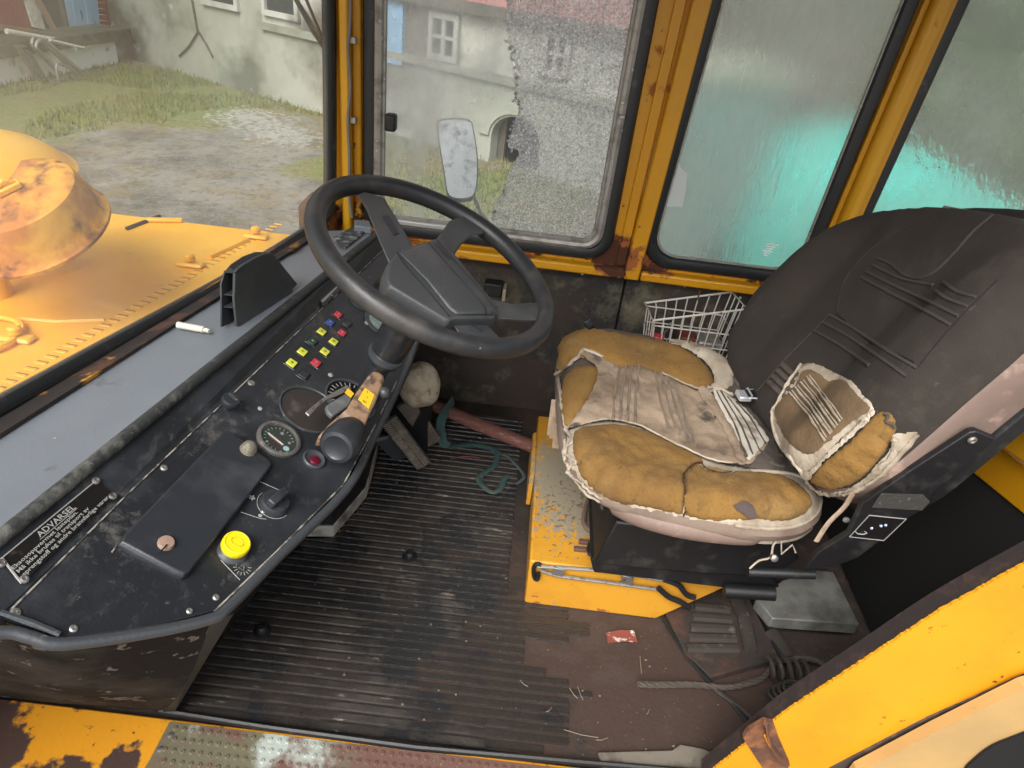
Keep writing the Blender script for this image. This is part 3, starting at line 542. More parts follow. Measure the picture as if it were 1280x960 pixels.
# ---- teal machine beyond the right-hand windows
tm = thing('teal_machine', 'bright teal rounded machine hood parked right outside the misted windows', 'vehicle', (2.3, 4.6, -1.1))
cx = P(1104, 300, y=4.4); prof = []
b = MB(); R_ = []; TZ = P(1060, 176, y=4.5).z-.06
for j in range(11):
    t = j/10; yy = 3.9+1.6*t; hw = (.78-.08*t)*(.86+.14*math.sin(math.pi*t)); ring = []
    for i in range(25):
        q = math.pi*i/24; cc, ss = math.cos(q), math.sin(q)
        ring.append(V((cx.x+hw*math.copysign(abs(cc)**.7, cc), yy, -.55+(TZ+.55)*abs(ss)**.55)))
    R_.append(ring)
b.loft(R_, closed=False, cap=True).build('hood', m_teal, tm)
MB().box((cx.x-.8, 3.95, -1.1), (cx.x+.8, 5.4, -.5)).build('chassis', m_black, tm, smooth=False, bevel=.02)
for sx in (-.62, .62): MB().lathe((cx.x+sx, 4.2, -.75), (1, 0, 0), [(.0, -.12), (.30, -.12), (.35, -.07), (.35, .07), (.30, .12), (0, .12)], 28).build('wheel', m_seal, tm)
for k in range(4): MB().box((cx.x-.55, 3.86, -.30+k*.11), (cx.x+.55, 3.92, -.25+k*.11)).build('grille_bar', m_teal, tm, smooth=False)
c = P(905, 190, y=5.6)
gt = thing('grey_green_tank', 'grey green box tank with pale rim standing left of the teal machine', 'tank', (c.x, 5.9, -1.1))
q0 = P(872, 100, y=5.6); q1 = P(935, 300, y=5.6)
MB().box((q0.x, 5.6, -1.1), (q1.x, 6.4, q0.z)).build('tank_body', m_tealg, gt, bevel=.04)
MB().box((q0.x-.04, 5.55, q0.z), (q1.x+.04, 6.45, q0.z+.12)).build('tank_rim', m_conc, gt, bevel=.02)
bw = thing('board_fence', 'tall weathered brown board fence behind the tank and teal machine', 'fence', (3.5, 8.6, -1.1))
for i in range(34):
    x = 1.4+i*.2; MB().box((x, 8.6+.02*(i % 2), -1.1), (x+.188, 8.64+.02*(i % 2), 2.6+.05*math.sin(i*2.1))).build('board', m_brownw, bw, smooth=False)
for z in (-.6, 1.9): MB().box((1.4, 8.66, z), (8.2, 8.74, z+.1)).build('rail', m_brownw, bw, smooth=False)
def bush(name, label, c, r, nleaf, seed, grp):
    t = thing(name, label, 'bush', (c[0], c[1], -1.1), grp); rg = random.Random(seed); lf = MB()
    for _ in range(nleaf):
        d = V((rg.gauss(0, 1), rg.gauss(0, 1), rg.gauss(0, 1))).normalized(); k = rg.uniform(.55, 1.05)*(1+.3*noise.noise(d*2+V((seed, 0, 0))))
        p = V((c[0]+d.x*r[0]*k, c[1]+d.y*r[1]*k, c[2]+d.z*r[2]*k)); a = V((rg.uniform(-1, 1), rg.uniform(-1, 1), rg.uniform(-1, 1))).normalized(); b_ = a.orthogonal().normalized(); s_ = rg.uniform(.05, .11)
        lf.add([p-a*s_, p+b_*s_*.5, p+a*s_, p-b_*s_*.5], [(0, 1, 2, 3)])
    lf.build('foliage', m_leaf, t, smooth=False)
    st = MB()
    for i in range(5): st.tube([(c[0]+rg.uniform(-.1, .1), c[1], -1.1), (c[0]+rg.uniform(-.5, .5)*r[0], c[1]+rg.uniform(-.3, .3), c[2])], .03, 5)
    st.build('stem', m_brownw, t)
bush('bush', 'dense green bush behind the rearmost wet window, nearest the seat back', (3.3, 6.0, .6), (.9, .7, 1.6), 2600, 5, 'bushes outside the rear window')
bush('bush', 'larger green bush at the far right edge behind the rearmost window', (4.9, 6.3, .7), (1.0, .8, 1.8), 3000, 9, 'bushes outside the rear window')

# ================================================================ MACHINE FRONT (hood)
HZ = .5
ha, hb = P(375, 287, z=HZ), P(140, 265, z=HZ)
WA, WB = P(0, 509, z=.62), P(375, 292, z=.62); WS = VP(WA, WB)
hood = thing('engine_hood', 'yellow engine hood with louvre slots and hinges in front of the windscreen', 'hood', (-1.4, 1.5, HZ-.3))
h0 = WS.at(-.6, HZ, -.05); h1 = WS.at((WB-WA).length+.30, HZ, -.05)
h1 = V((h1.x, min(h1.y, ha.y), HZ)); yR = (ha.y+hb.y)/2
top = [V((h0.x, h0.y, HZ)), V((h1.x, yR, HZ)), V((-2.6, yR-.03, HZ)), V((-2.6, -.2, HZ)), V((h0.x-.3, -.2, HZ))]
MB().prism(top, (0, 0, -.45)).build('hood_shell', m_hood, hood, bevel=.03, seg=3)
HP = lambda px, py, o=0: P(px, py, z=HZ+o)
m_slot = mat('louvre_dark', (.30, .13, .015), .8)
la, lb_ = HP(-40, 513), HP(352, 281)
for k in range(44):
    c = la.lerp(lb_, k/43); d = V((-1, .10, 0)).normalized(); e = V((.10, 1, 0)).normalized()
    MB().obox(c+d*.012, d*.013, e*.0040, V((0, 0, .0014))).build('louvre_rib', m_hood, hood, bevel=.001, seg=1)
    MB().obox(c+d*.012+e*.0065, d*.013, e*.0022, V((0, 0, .0006))).build('louvre_slot', m_slot, hood, smooth=False)
def hood_hinge(px, py):
    c = HP(px, py, .012); w = MB().obox(c-V((0, 0, .005)), V((.036, .0, 0)), V((0, .016, 0)), V((0, 0, .006))).build('hinge', m_hood, hood, bevel=.008)
    MB().lathe(c+V((0, 0, .008)), (0, 0, 1), [(.014, 0), (.014, .012), (.009, .016)], 10).build('bolt', m_hood, w)
for q in ((320, 293), (238, 328), (20, 420)): hood_hinge(*q)
MB().tube([HP(262, 322, .002), HP(310, 300, .002)], .008, 6).build('hood_seam', m_hood, hood)
MB().tube([HP(-20, 395, .002), HP(70, 402, .002), HP(130, 400, .0)], .006, 6).build('hood_seam', m_hood, hood)
MB().tube([HP(-10, 348, .004), HP(62, 316, .004)], .008, 6).build('rubber_strip', m_seal, hood)
MB().tube([HP(158, 286, .004), HP(200, 270, .004)], .006, 6).build('rubber_strip', m_seal, hood)
MB().obox(HP(205, 275, .006), V((.05, .015, 0)), V((-.003, .010, 0)), V((0, 0, .005))).build('latch_plate', m_hood, hood, bevel=.003)
ring = [HP(a, b, .01) for a, b in sm2([(-30, 400), (10, 398), (28, 410), (10, 430), (-30, 440)], 4)]
MB().tube(ring, .007, 6, closed=True).build('raised_frame', m_hood, hood)
# air cleaner: tilted drum + dome cap
dist = lambda px, py, t: CAM+ray(px, py).normalized()*t
dr = thing('air_cleaner_drum', 'rusty yellow tilted drum on the engine hood, under the domed cap', 'air cleaner', P(90, 330, z=HZ))
_vr = ray(44, 270).normalized(); _q = RT*-.56+UP*.74; ax = ((_q-_vr*_q.dot(_vr)).normalized()*.86-_vr*.50).normalized(); cc = dist(46, 282, 1.86)
MB().lathe(cc, ax, [(0, .090), (.08, .089), (.112, .086), (.121, .081), (.125, .070), (.135, .028), (.141, .0), (.148, -.006), (.148, -.013), (.138, -.017), (.05, -.02), (0, -.02)], 56).build('drum', m_drum, dr)
e = ax.orthogonal().normalized(); MB().obox(cc+ax*.098, e*.024, ax.cross(e)*.012, ax*.006).tube([cc+ax*.098+e*.02, cc+ax*.115, cc+ax*.095-e*.04], .006, 6).build('clamp', m_hood, dr, bevel=.004)
pb = P(66, 330, z=HZ)
MB().lathe((pb.x, pb.y, HZ), (0, 0, 1), [(.075, 0), (.07, .01), (.055, .02), (.05, .06), (.05, .08)], 32).build('drum_neck', m_hood, dr)
dc = dist(-52, 210, 2.02)
dm = thing('dome_cap', 'smooth yellow domed cap above and behind the rusty drum', 'cap', V((dc.x, dc.y, HZ)))
MB().lathe(dc, V((.02, -.05, 1)), [(.215, -.022), (.225, -.015), (.225, -.008), (.212, .0), (.203, .010), (.17, .036), (.12, .056), (.07, .066), (0, .070)], 56).build('dome', m_hood, dm)
MB().lathe((dc.x, dc.y, HZ), (0, 0, 1), [(.035, 0), (.035, dc.z-HZ)], 28).build('dome_pipe', m_hood, dm)

# ================================================================ CAB
YW = 2.05
fl = MB().box((-1.0, .60, -.06), (1.7, 2.10, -.008)); fo = fl.build('cab_floor', m_floor, None, smooth=False); fo['kind'] = 'structure'
cab = thing('cab_frame', 'yellow painted steel cab frame of the wheel loader with rusty window edges', 'cab', (0, 1.3, 0))
# wall boards (two, seam at x=.30)
for x0, x1 in ((-.66, .300), (.306, 1.7)): MB().box((x0, 2.045, -.01), (x1, 2.075, .528)).build('wall_board', m_wallp, cab, bevel=.003)
MB().box((-.66, 2.076, -.05), (1.7, 2.10, .55)).build('outer_wall_panel', m_black, cab, smooth=False)
for px, py in ((728, 342), (797, 347), (856, 357), (660, 332), (925, 372)):
    MB().lathe(P(px, py, y=2.045), (0, -1, 0), [(.0045, 0), (.0045, .002), (.002, .003)], 8).build('screw', m_white, cab)
def surround(x0, x1, z0, z1, hole):
    n = len(hole); out = []
    cx_, cz_ = sum(p.x for p in hole)/n, sum(p.z for p in hole)/n
    m = MB(); rings = []
    rect = [V((x1, 0, z0)), V((x1, 0, z1)), V((x0, 0, z1)), V((x0, 0, z0))]; k = n//4
    for i, p in enumerate(hole):
        c = i//k; j = i % k; mid = (k-1)/2; r = rect[c]
        # fan to the corner; ends run to the sides
        if c == 0: q = V((p.x, 0, z0)) if j < mid else V((x1, 0, p.z))
        elif c == 1: q = V((x1, 0, p.z)) if j < mid else V((p.x, 0, z1))
        elif c == 2: q = V((p.x, 0, z1)) if j < mid else V((x0, 0, p.z))
        else: q = V((x0, 0, p.z)) if j < mid else V((p.x, 0, z0))
        if j == int(mid): q = r.copy()
        out.append(q)
    A = [V((p.x, 2.03, p.z)) for p in out]; B = [V((p.x, 2.03, p.z)) for p in hole]; C_ = [V((p.x, 2.06, p.z)) for p in hole]
    m.v = A+B+C_; m.f = [(i, (i+1) % n, n+(i+1) % n, n+i) for i in range(n)]+[(n+i, n+(i+1) % n, 2*n+(i+1) % n, 2*n+i) for i in range(n)]
    return m
ZT = 1.70
H1 = shear(rrect(-.475, .222, .585, 1.62, .055), .6, .003)
H2 = shear(rrect(.340, .805, .585, 1.62, .085), .6, .055)
H3 = shear(rrect(.905, 1.66, .585, 1.62, .085), .6, .075)
surround(-.52, .2995, .556, ZT, H1).build('window_surround', m_yel, cab)
surround(.3005, .886, .556, ZT, H2).build('window_surround', m_yel, cab)
surround(.887, 1.74, .556, ZT, H3).build('window_surround', m_yel, cab)
MB().box((-.60, 1.995, .528), (.292, 2.04, .556)).build('window_rail', m_yel, cab, bevel=.006)
MB().box((.338, 1.995, .528), (1.74, 2.04, .556)).build('window_rail', m_yel, cab, bevel=.006)
def post(x0, x1, y0, z0, z1, k, m, name, bev=.005):
    return MB().prism([V((x0+(z0-.6)*k, y0, z0)), V((x1+(z0-.6)*k, y0, z0)), V((x1+(z1-.6)*k, y0, z1)), V((x0+(z1-.6)*k, y0, z1))], V((0, 2.031-y0, 0))).build(name, m, cab, bevel=bev)
post(.291, .336, 1.990, .530, ZT, .045, m_yel, 'door_pillar')
post(.262, .290, 2.018, .560, ZT, .030, m_yel, 'door_pillar_flange', .003)
post(.838, .880, 1.985, .556, ZT, .065, m_yel2, 'rear_pillar', .014)
post(.822, .837, 2.012, .556, ZT, .065, m_yel, 'rear_pillar_flange', .003)
post(.881, .898, 2.010, .556, ZT, .065, m_yel, 'rear_pillar_flange', .003)
# front right corner post
for x0, x1, y0, nm, mm in ((-.580, -.545, 2.02, 'corner_post', m_yel), (-.545, -.520, 1.985, 'corner_post_ridge', m_yel2), (-.520, -.496, 2.015, 'corner_post', m_yel)):
    MB().box((x0, y0, .50), (x1, 2.07, ZT)).build(nm, mm, cab, bevel=.006)
MB().box((-.66, 1.93, .50), (-.575, 2.07, .66)).build('corner_gusset', m_rust, cab, bevel=.02)
wire = [P(a, b, y=1.97) for a, b in sm2([(436, -60), (438, 20), (435, 60), (438, 110), (435, 150), (437, 200), (436, 240), (440, 272)], 4, False)]
wo = MB().tube(wire, .0042, 6).build('pillar_wire', mat('grey_cable', (.14, .13, .12), .6), cab)
for py in (50, 150): c = P(441, py, y=1.985); MB().box((c.x-.008, 1.975, c.z-.008), (c.x+.010, 1.99, c.z+.008)).build('wire_clip', m_alu, cab, bevel=.002)

def win(hole, inset, gmat, name, seal_r=(.013, .022)):
    n = len(hole); c = V((sum(p.x for p in hole)/n, 0, sum(p.z for p in hole)/n))
    s = MB().tube([V((p.x, 2.026, p.z)) for p in hole], (.020, .016), 8, closed=True, flat=V((0, 1, 0)))
    so_ = s.build(name, m_seal, cab)
    return so_
# door window: seal > aluminium frame, panes
w1 = win(H1, .02, g_door, 'door_window')
A1 = shear(rrect(-.452, .200, .607, 1.60, .05), .6, .003)
MB().tube([V((p.x, 2.020, p.z)) for p in A1], (.012, .010), 8, closed=True, flat=V((0, 1, 0))).build('aluminium_frame', m_alu, w1)
MB().tube([V((p.x, 2.030, p.z)) for p in shear(rrect(-.438, .186, .621, 1.586, .04), .6, .003)], (.006, .008), 6, closed=True, flat=V((0, 1, 0))).build('glazing_strip', m_alu, w1)
a, b_ = P(610, 283, y=2.03), P(480, 262, y=2.03)
MB().box((-.43, 2.004, .607), (-.115, 2.014, .620)).build('slide_channel', mat('pale_aluminium', (.5, .5, .48), .4, metal=.5), w1, bevel=.002)
brk = [(633, -150), (633, 30), (641, 70), (646, 100), (643, 120), (649, 133), (641, 160), (636, 184), (649, 189), (643, 205), (632, 227), (622, 252), (609, 284)]
rgt = [P(a+random.uniform(-1, 1), b, y=2.035) for a, b in sm2(brk, 5, False)]
edge = [p for p in rgt if .61 < p.z < 1.6]
hole_r = [p for p in shear(rrect(-.446, .194, .613, 1.594, .045), .6, .003)]
cr = [V((p.x, 2.036, p.z)) for p in edge]+[V((p.x, 2.036, p.z)) for p in hole_r if p.x > -.0]
# order: edge goes top->bottom; the frame then runs bottom->top on the right
rp = sorted([p for p in hole_r if p.x > 0], key=lambda p: math.atan2(p.z-1.1, p.x-.05))
cr = [V((p.x, 2.036, p.z)) for p in edge]+[V((p.x, 2.036, p.z)) for p in rp]
MB().prism(cr, V((0, .006, 0))).build('crazed_pane', g_craz, w1, smooth=False, label='shattered whitish granular right part of the door window pane')
cl = [V((-.446, 2.031, .613)), V((-.445, 2.031, 1.594))]+[V((p.x-.004, 2.031, p.z)) for p in edge]
MB().prism(cl[:2]+[V((edge[0].x, 2.031, 1.594))]+[V((p.x-.001, 2.031, p.z)) for p in edge]+[V((edge[-1].x, 2.031, .613))], V((0, .004, 0))).build('wet_pane', g_door, w1, smooth=False)
ed = MB()
for i in range(120):
    p = edge[min(int(random.random()*len(edge)), len(edge)-1)]; ed.obox(V((p.x+random.uniform(-.004, .010), 2.033, p.z+random.uniform(-.008, .008))), V((.003, 0, .001)), V((0, .002, 0)), V((-.001, 0, .003)))
ed.build('glass_crumbs', g_craz, w1, smooth=False, kind='stuff')
c = P(488, 153, y=2.0)
MB().box((c.x-.014, 1.985, c.z-.022), (c.x+.016, 2.02, c.z+.022)).build('window_catch', m_black, w1, bevel=.006)
c = P(777, 146, y=2.0); MB().box((c.x-.010, 1.995, c.z-.004), (c.x+.008, 2.01, c.z+.004)).build('frame_clip', m_metal, w1, bevel=.001)
# narrow window
w2 = win(H2, .02, g_mist, 'side_window')
MB().prism([V((p.x, 2.034, p.z)) for p in H2], V((0, .006, 0))).build('misted_pane', g_mist, w2, smooth=False)
MB().tube([V((p.x, 2.028, p.z)) for p in shear(rrect(.361, .784, .606, 1.60, .07), .6, .055)], (.004, .006), 6, closed=True, flat=V((0, 1, 0))).build('glazing_strip', m_alu, w2)
lab = [P(a, b, y=2.026) for a, b in Z(2.526, 780, 0, [(122, 655), (128, 600), (150, 540), (172, 505), (180, 530), (200, 548), (196, 600), (185, 655), (155, 652)])]
MB().prism(lab, V((0, .003, 0))).build('torn_label', mat('grey_label', (.52, .56, .55), .7), w2, smooth=False)
o_ = P(958, 308, y=2.024); ex = V((1, 0, 0)); ey = V((0, 0, 1)); o_ = P(959, 306, y=2.024)
tx = MB()
for i, (w_, dx) in enumerate(((.033, 0), (.026, 0), (.022, 0), (.030, -.008), (.018, -.003), (.010, 0))):
    tx.box((o_.x+dx, 2.025, o_.z-i*.0068), (o_.x+dx+w_, 2.026, o_.z-i*.0068+.0042))
tx.build('etched_mark', mat('etch_white', (.75, .85, .82), .6), w2, smooth=False)
# rear side window
w3 = win(H3, .02, g_peb, 'rear_side_window')
MB().prism([V((p.x, 2.034, p.z)) for p in H3], V((0, .006, 0))).build('pebbled_pane', g_peb, w3, smooth=False)

MB().box((-1.02, .56, 1.74), (1.75, 2.12, 1.80)).build('roof_panel', m_yel, cab, bevel=.01)
MB().box((-1.0, .60, 1.70), (1.72, 2.08, 1.735)).build('headliner', m_wallp, cab, smooth=False)
# windscreen
ws_px = sm2([(-140, 583), (0, 509), (140, 432), (280, 355), (372, 299), (404, 272), (412, 240), (412, 100), (411, 0), (408, -150)], 6, False)
wsn = MB().tube([WS(a, b, .0) for a, b in ws_px], (.020, .018), 10, flat=WS.n).build('windscreen', m_seal, cab)
MB().tube([WS(a, b+7, .014) for a, b in ws_px[:26]], (.004, .005), 6, flat=WS.n).build('seal_lip', m_seal, wsn)
LW = (WB-WA).length; ur, _ = uz(WS, 413, 100)
MB().prism([WS.at(-1.0, .625), WS.at(ur-.05, .625), WS.at(ur, .70), WS.at(ur, 1.7), WS.at(-1.0, 1.7)], WS.n*.005).build('glass', g_wind, wsn, smooth=False)
MB().prism([WS.at(-1.0, .50, -.004), WS.at(ur+.05, .50, -.004), WS.at(ur+.05, .624, -.004), WS.at(-1.0, .624, -.004)], WS.n*.012).build('windscreen_rail', mat('rusty_rail', (.42, .20, .01), .6, Y_(.46, .54)+[dict(c=(.02, .013, .01), s=9, lo=.42, hi=.6)], bump=(50, .8)), cab, smooth=False)
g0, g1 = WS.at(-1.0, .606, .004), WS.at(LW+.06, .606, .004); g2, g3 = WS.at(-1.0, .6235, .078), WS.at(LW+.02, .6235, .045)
MB().prism([g0+V((0, 0, .008)), g1+V((0, 0, .008)), g3, g2], V((0, 0, -.006))).build('rusty_shaded_gutter', mat('gutter_rust_and_shade', (.018, .013, .011), .8, [dict(c=(.42, .19, .02), s=16, lo=.60, hi=.66, d=10), dict(c=(.07, .03, .018), s=14, lo=.50, hi=.62, d=10)], bump=(60, .9)), cab, smooth=False)  # near-black base paints in the shade under the seal; rust patches over it
# wiper outside
wpr = thing('wiper', 'black windscreen wiper arm with twin rods hanging at the top right of the windscreen', 'wiper', WS(395, 40, -.03))
MB().tube([WS(364, -12, -.035), WS(392, 40, -.03), WS(412, 69, -.02)], .006, 6).build('wiper_arm', m_black, wpr)
MB().tube([WS(378, -12, -.03), WS(400, 40, -.025), WS(413, 68, -.02)], .004, 6).build('wiper_blade', m_seal, wpr)
MB().tube([WS(368, -6, -.04), WS(385, 20, -.045), WS(411, 64, -.02)], .003, 6).build('wiper_rod', m_metal, wpr)

# side mirror seen through the wet pane
mi = thing('side_mirror', 'rounded rectangular rear view mirror seen through the wet door window', 'mirror', P(575, 245, y=2.45))
_mc = P(572, 200, y=2.5); _mn = V((.05, -.80, .60)).normalized(); MP = Plane(_mc, _mc+_mn.orthogonal(), _mc+_mn.cross(_mn.orthogonal()))
mo = [MP(a, b) for a, b in sm2([(547, 160), (552, 150), (585, 150), (592, 165), (597, 205), (594, 240), (584, 249), (562, 246), (556, 220)], 4)]
cen = sum(mo, V((0, 0, 0)))/len(mo)
MB().loft([[p+MP.n*.001 for p in mo], [cen+(p-cen)*1.04-MP.n*.008 for p in mo], [cen+(p-cen)*1.0-MP.n*.03 for p in mo], [cen+(p-cen)*.6-MP.n*.045 for p in mo]]).build('housing', m_black, mi)
MB().prism([cen+(p-cen)*.97+MP.n*.002 for p in mo], MP.n*.002).build('mirror_glass', mat('mirror_painted_sky', (.88, .93, .97), .5, [dict(c=(.30, .32, .32), s=26, lo=.52, hi=.68, at=[((-.22, 2.5, .52), .10)], amp=.25), dict(c=(.7, .74, .78), s=120, lo=.62, hi=.7)], metal=.25), mi, smooth=False)  # sky reflection painted into the glass as pale blue-white, darker low down
MB().tube([cen-MP.n*.03, P(600, 265, y=2.40), P(613, 282, y=2.2)], .007, 6).build('mirror_arm', m_black, mi)

# floor mat
mm_ = thing('rubber_floor_mat', 'worn black ribbed rubber mat covering the cab floor', 'mat', (-.2, 1.3, 0))
MB().box((-.62, .825, -.008), (.66, 2.04, .0)).build('mat_sheet', m_mat, mm_, smooth=False)
rb = 0; y = .835
while y < 1.98:
    # a rib that wanders slightly, broken where it is worn away
    xr = .22+.22*noise.noise(V((y*9, 1, 0)))+.06*noise.noise(V((y*60, 5, 0)))
    if y > 1.2: xr = .085
    x = -.60 if y > 0 else 0; ph = y*3
    pts = []
    while x < xr:
        pts.append(V((x, y+.012*x+.002*noise.noise(V((x*4, y*9, 2))), .0))); x += .05
    m = MB(); w_ = .0088; hh = .0040; rings = []
    for p in pts:
        rings.append([p+V((0, -w_, -.001)), p+V((0, -w_*.75, hh)), p+V((0, w_*.75, hh)), p+V((0, w_, -.001))])
    m.loft(rings).build('mat_rib', m_rib, mm_); y += .0225
for a, b in ((512, 697), (328, 790)):
    c = P(a, b, z=.0); t = MB().lathe((c.x, c.y, .0), (0, 0, 1), [(.020, 0), (.020, .004), (.013, .006), (.013, .014), (.009, .020), (0, .022)], 16).build('bolt_head', m_black, mm_)

# sill and door frame near the camera
MB().prism([P(-120, 856, z=.012), P(0, 872, z=.012), P(335, 913, z=.012), P(720, 958, z=.012), P(905, 978, z=.012), V((.45, .50, .012)), V((-1.2, .50, .012))], V((0, 0, -.10))).build('door_sill', m_sill, cab, bevel=.004)
MB().tube([P(200, 889, z=.014), P(335, 910, z=.014), P(520, 935, z=.014), P(720, 953, z=.014), P(900, 968, z=.014)], (.006, .008), 8).build('sill_rubber_edge', m_seal, cab)
tp = thing('tread_plate', 'worn dimpled metal tread plate on the yellow door sill', 'tread plate', P(500, 950, z=.014))
tq = [P(212, 902, z=.0155), P(400, 925, z=.0155), P(640, 953, z=.0155), P(860, 978, z=.0155), V((.35, .60, .0155)), P(150, 1010, z=.0155), P(187, 950, z=.0155)]
MB().prism(tq, V((0, 0, -.003))).build('plate', m_tread, tp, smooth=False)
dp = MB(); a0 = P(212, 902, z=.0155); dx = (P(640, 953, z=.0155)-a0).normalized(); dy = V((dx.y, -dx.x, 0))
for i in range(64):
    for j in range(7):
        p = a0+dx*(.016+i*.0165)+dy*(.012+j*.021)+dx*(.008 if j % 2 else 0)-V((0, 0, 0))
        if p.y < .60 or (p-a0).dot(dx)+.9*0 < .004: continue
        dp.lathe((p.x, p.y, .0155), (0, 0, 1), [(.0052, 0), (.0045, .0022), (.002, .0030), (.0015, .0008)], 6)
dp.build('dimples', m_tread, tp, kind='stuff')
for q in ((213, 919), (200, 937)): c = P(*q, z=.016); MB().lathe((c.x, c.y, .0155), (0, 0, 1), [(.006, 0), (.006, .002), (.003, .003)], 10).build('rivet', m_metal, tp)
# sloping door-frame bar in front right
YB = .78
def jag(pts, amp, k=10, seed=1):
    rg = random.Random(seed); out = []
    for i in range(len(pts)-1):
        a, b = V((*pts[i], 0)), V((*pts[i+1], 0))
        for j in range(k):
            t = j/k; p = a.lerp(b, t)+V((rg.uniform(-amp, amp), rg.uniform(-amp, amp), 0)); out.append((p.x, p.y))
    out.append(pts[-1]); return out
topedge = [(880, 972), (930, 932), (985, 888), (1080, 826), (1175, 764), (1280, 706), (1345, 672)]
botedge = [(1400, 810), (1280, 842), (1160, 895), (1035, 960), (985, 990)]
pb_ = [P(a, b, y=YB) for a, b in jag(topedge, .7, 40)]+[P(a, b, y=YB) for a, b in botedge]
MB().prism(pb_, V((0, .005, 0))).build('door_frame_bar', m_bar, cab, smooth=False)
pb2 = [P(a, b-4, y=YB+.006) for a, b in sm2(topedge, 6, False)]+[P(a, b+14, y=YB+.006) for a, b in topedge[::-1]]
MB().prism(pb2, V((0, .03, 0))).build('rusty_frame_edge', mat('rusty_rubber_edge', (.020, .013, .012), .9, [dict(c=(.06, .03, .02), s=30, lo=.5, hi=.7)], bump=(80, .8)), cab, smooth=False)
pb3 = [P(a, b, y=YB-.002) for a, b in [(1035, 962), (1160, 897), (1280, 843), (1400, 810), (1400, 832), (1280, 862), (1170, 915), (1075, 966)]]
MB().prism(pb3, V((0, .02, 0))).build('door_rubber', mat('dirty_door_rubber', (.05, .035, .03), .85, [dict(c=(.16, .10, .06), s=20, lo=.5, hi=.7)], bump=(90, .6)), cab, bevel=.003)
pb4 = [P(a, b, y=YB-.03) for a, b in [(1072, 966), (1170, 915), (1280, 861), (1420, 820), (1420, 1080), (1000, 1060)]]
MB().prism(pb4, V((0, .02, 0))).build('outer_skin', m_cream, cab, smooth=False)
ty = [P(a, b, y=YB-.036) for a, b in sm2([(1205, 975), (1225, 945), (1262, 925), (1320, 915), (1340, 1000), (1260, 1010)], 4)]
MB().prism(ty, V((0, .004, 0))).build('tyre_gap', m_void, cab, smooth=False)
br = [P(a, b, y=YB-.006) for a, b in Z(2, 640, 680, [(578, 488), (590, 470), (632, 446), (655, 452), (668, 490), (690, 540), (692, 572), (640, 580), (612, 540)])]
bo = MB().prism(br, V((0, .012, 0))).build('rusty_bracket', m_rust, cab, bevel=.002)
MB().tube([P(a, b, y=YB-.012) for a, b in sm2(Z(2, 640, 680, [(634, 450), (640, 485), (655, 515), (672, 535), (690, 545)]), 3, False)], (.003, .009), 6, flat=V((0, 1, 0))).build('bracket_lip', m_rust, bo)
MB().tube([P(a, b, y=YB-.011) for a, b in Z(2, 640, 680, [(632, 478), (645, 505), (668, 530), (684, 545)])], .0022, 6).build('bare_edge', m_bar, bo)

# black rear bulkhead and yellow rear frame
XB = .95
bk = [P(1042, 640, x=XB), P(1215, 575, x=XB), P(1290, 645, x=XB), P(1330, 690, x=XB)]
bz = max(P(1215, 580, x=XB).z, .30)
tl, tr_ = P(1180, 562, x=XB), P(1290, 652, x=XB)
MB().prism([V((XB, 2.04, 0)), V((XB, .70, 0)), V((XB, .70, tr_.z)), V((XB, tr_.y, tr_.z)), V((XB, tl.y, tl.z)), V((XB, 2.04, tl.z))], V((.03, 0, 0))).build('rear_bulkhead', m_void, cab, smooth=False)
def strip(name, pts, x, m, d=.03, bev=.004): MB().prism([P(a, b, x=x) for a, b in pts], V((d, 0, 0))).build(name, m, cab, bevel=bev)
strip('rear_frame_panel', [(1160, 545), (1200, 520), (1330, 625), (1330, 685), (1290, 652), (1180, 562)], XB-.004, m_yel, .02, .003)
strip('rear_frame_ridge', [(1175, 520), (1225, 500), (1340, 578), (1340, 622), (1230, 548)], XB-.022, m_yel2, .04, .008)
strip('rear_frame_panel', [(1190, 500), (1240, 440), (1350, 520), (1350, 575), (1240, 505)], XB+.03, m_yel, .02, .003)
ho = MB().tube([P(1205, 470, x=XB-.02), P(1262, 505, x=XB-.03), P(1340, 548, x=XB-.03)], .017, 12).build('rear_hose', m_seal); tag(ho, 'thick black hose crossing the yellow rear frame behind the seat', 'hose')

# ================================================================ DASHBOARD
E0, E1 = P(43, 620, z=.62), P(393, 330, z=.62); T0, T1 = P(160, 617, z=.57), P(433, 357, z=.57)
PP = Plane(T0, T1, P(429, 607, z=.45)); BP_ = Plane(E0, E1, T0.lerp(T1, .5))
dash = thing('dashboard', 'black dashboard console with grey top shelf, switches, gauges and warning plate', 'dashboard', (-.6, 1.2, 0))
el = E0+(E0-E1)*.30; er = P(470, 289, z=.62); wl = WS.at(-.75, .615, .004); wr = WS.at(LW+.05, .615, .004)
sh = MB(); N_ = 26; M_ = 8
for j in range(N_+1):
    for i in range(M_+1):
        a = el.lerp(er, j/N_); b = wl.lerp(wr, j/N_); p = a.lerp(b, i/M_); p.z = lerp(.621, .612, i/M_)+.0015*noise.noise(p*9)
        sh.v.append(p)
sh.f = [(j*(M_+1)+i, j*(M_+1)+i+1, (j+1)*(M_+1)+i+1, (j+1)*(M_+1)+i) for j in range(N_) for i in range(M_)]
sh.build('top_shelf', m_shelf, dash)
dn = (er-el).normalized().cross(V((0, 0, 1))).normalized()
if dn.x < 0: dn = -dn
rp_ = [el.lerp(er, t/20) for t in range(21)]
MB().tube([p+dn*.004+V((0, 0, -.007+.0008*noise.noise(p*20))) for p in rp_], (.011, .011), 12).build('shelf_edge_roll', m_roll, dash)
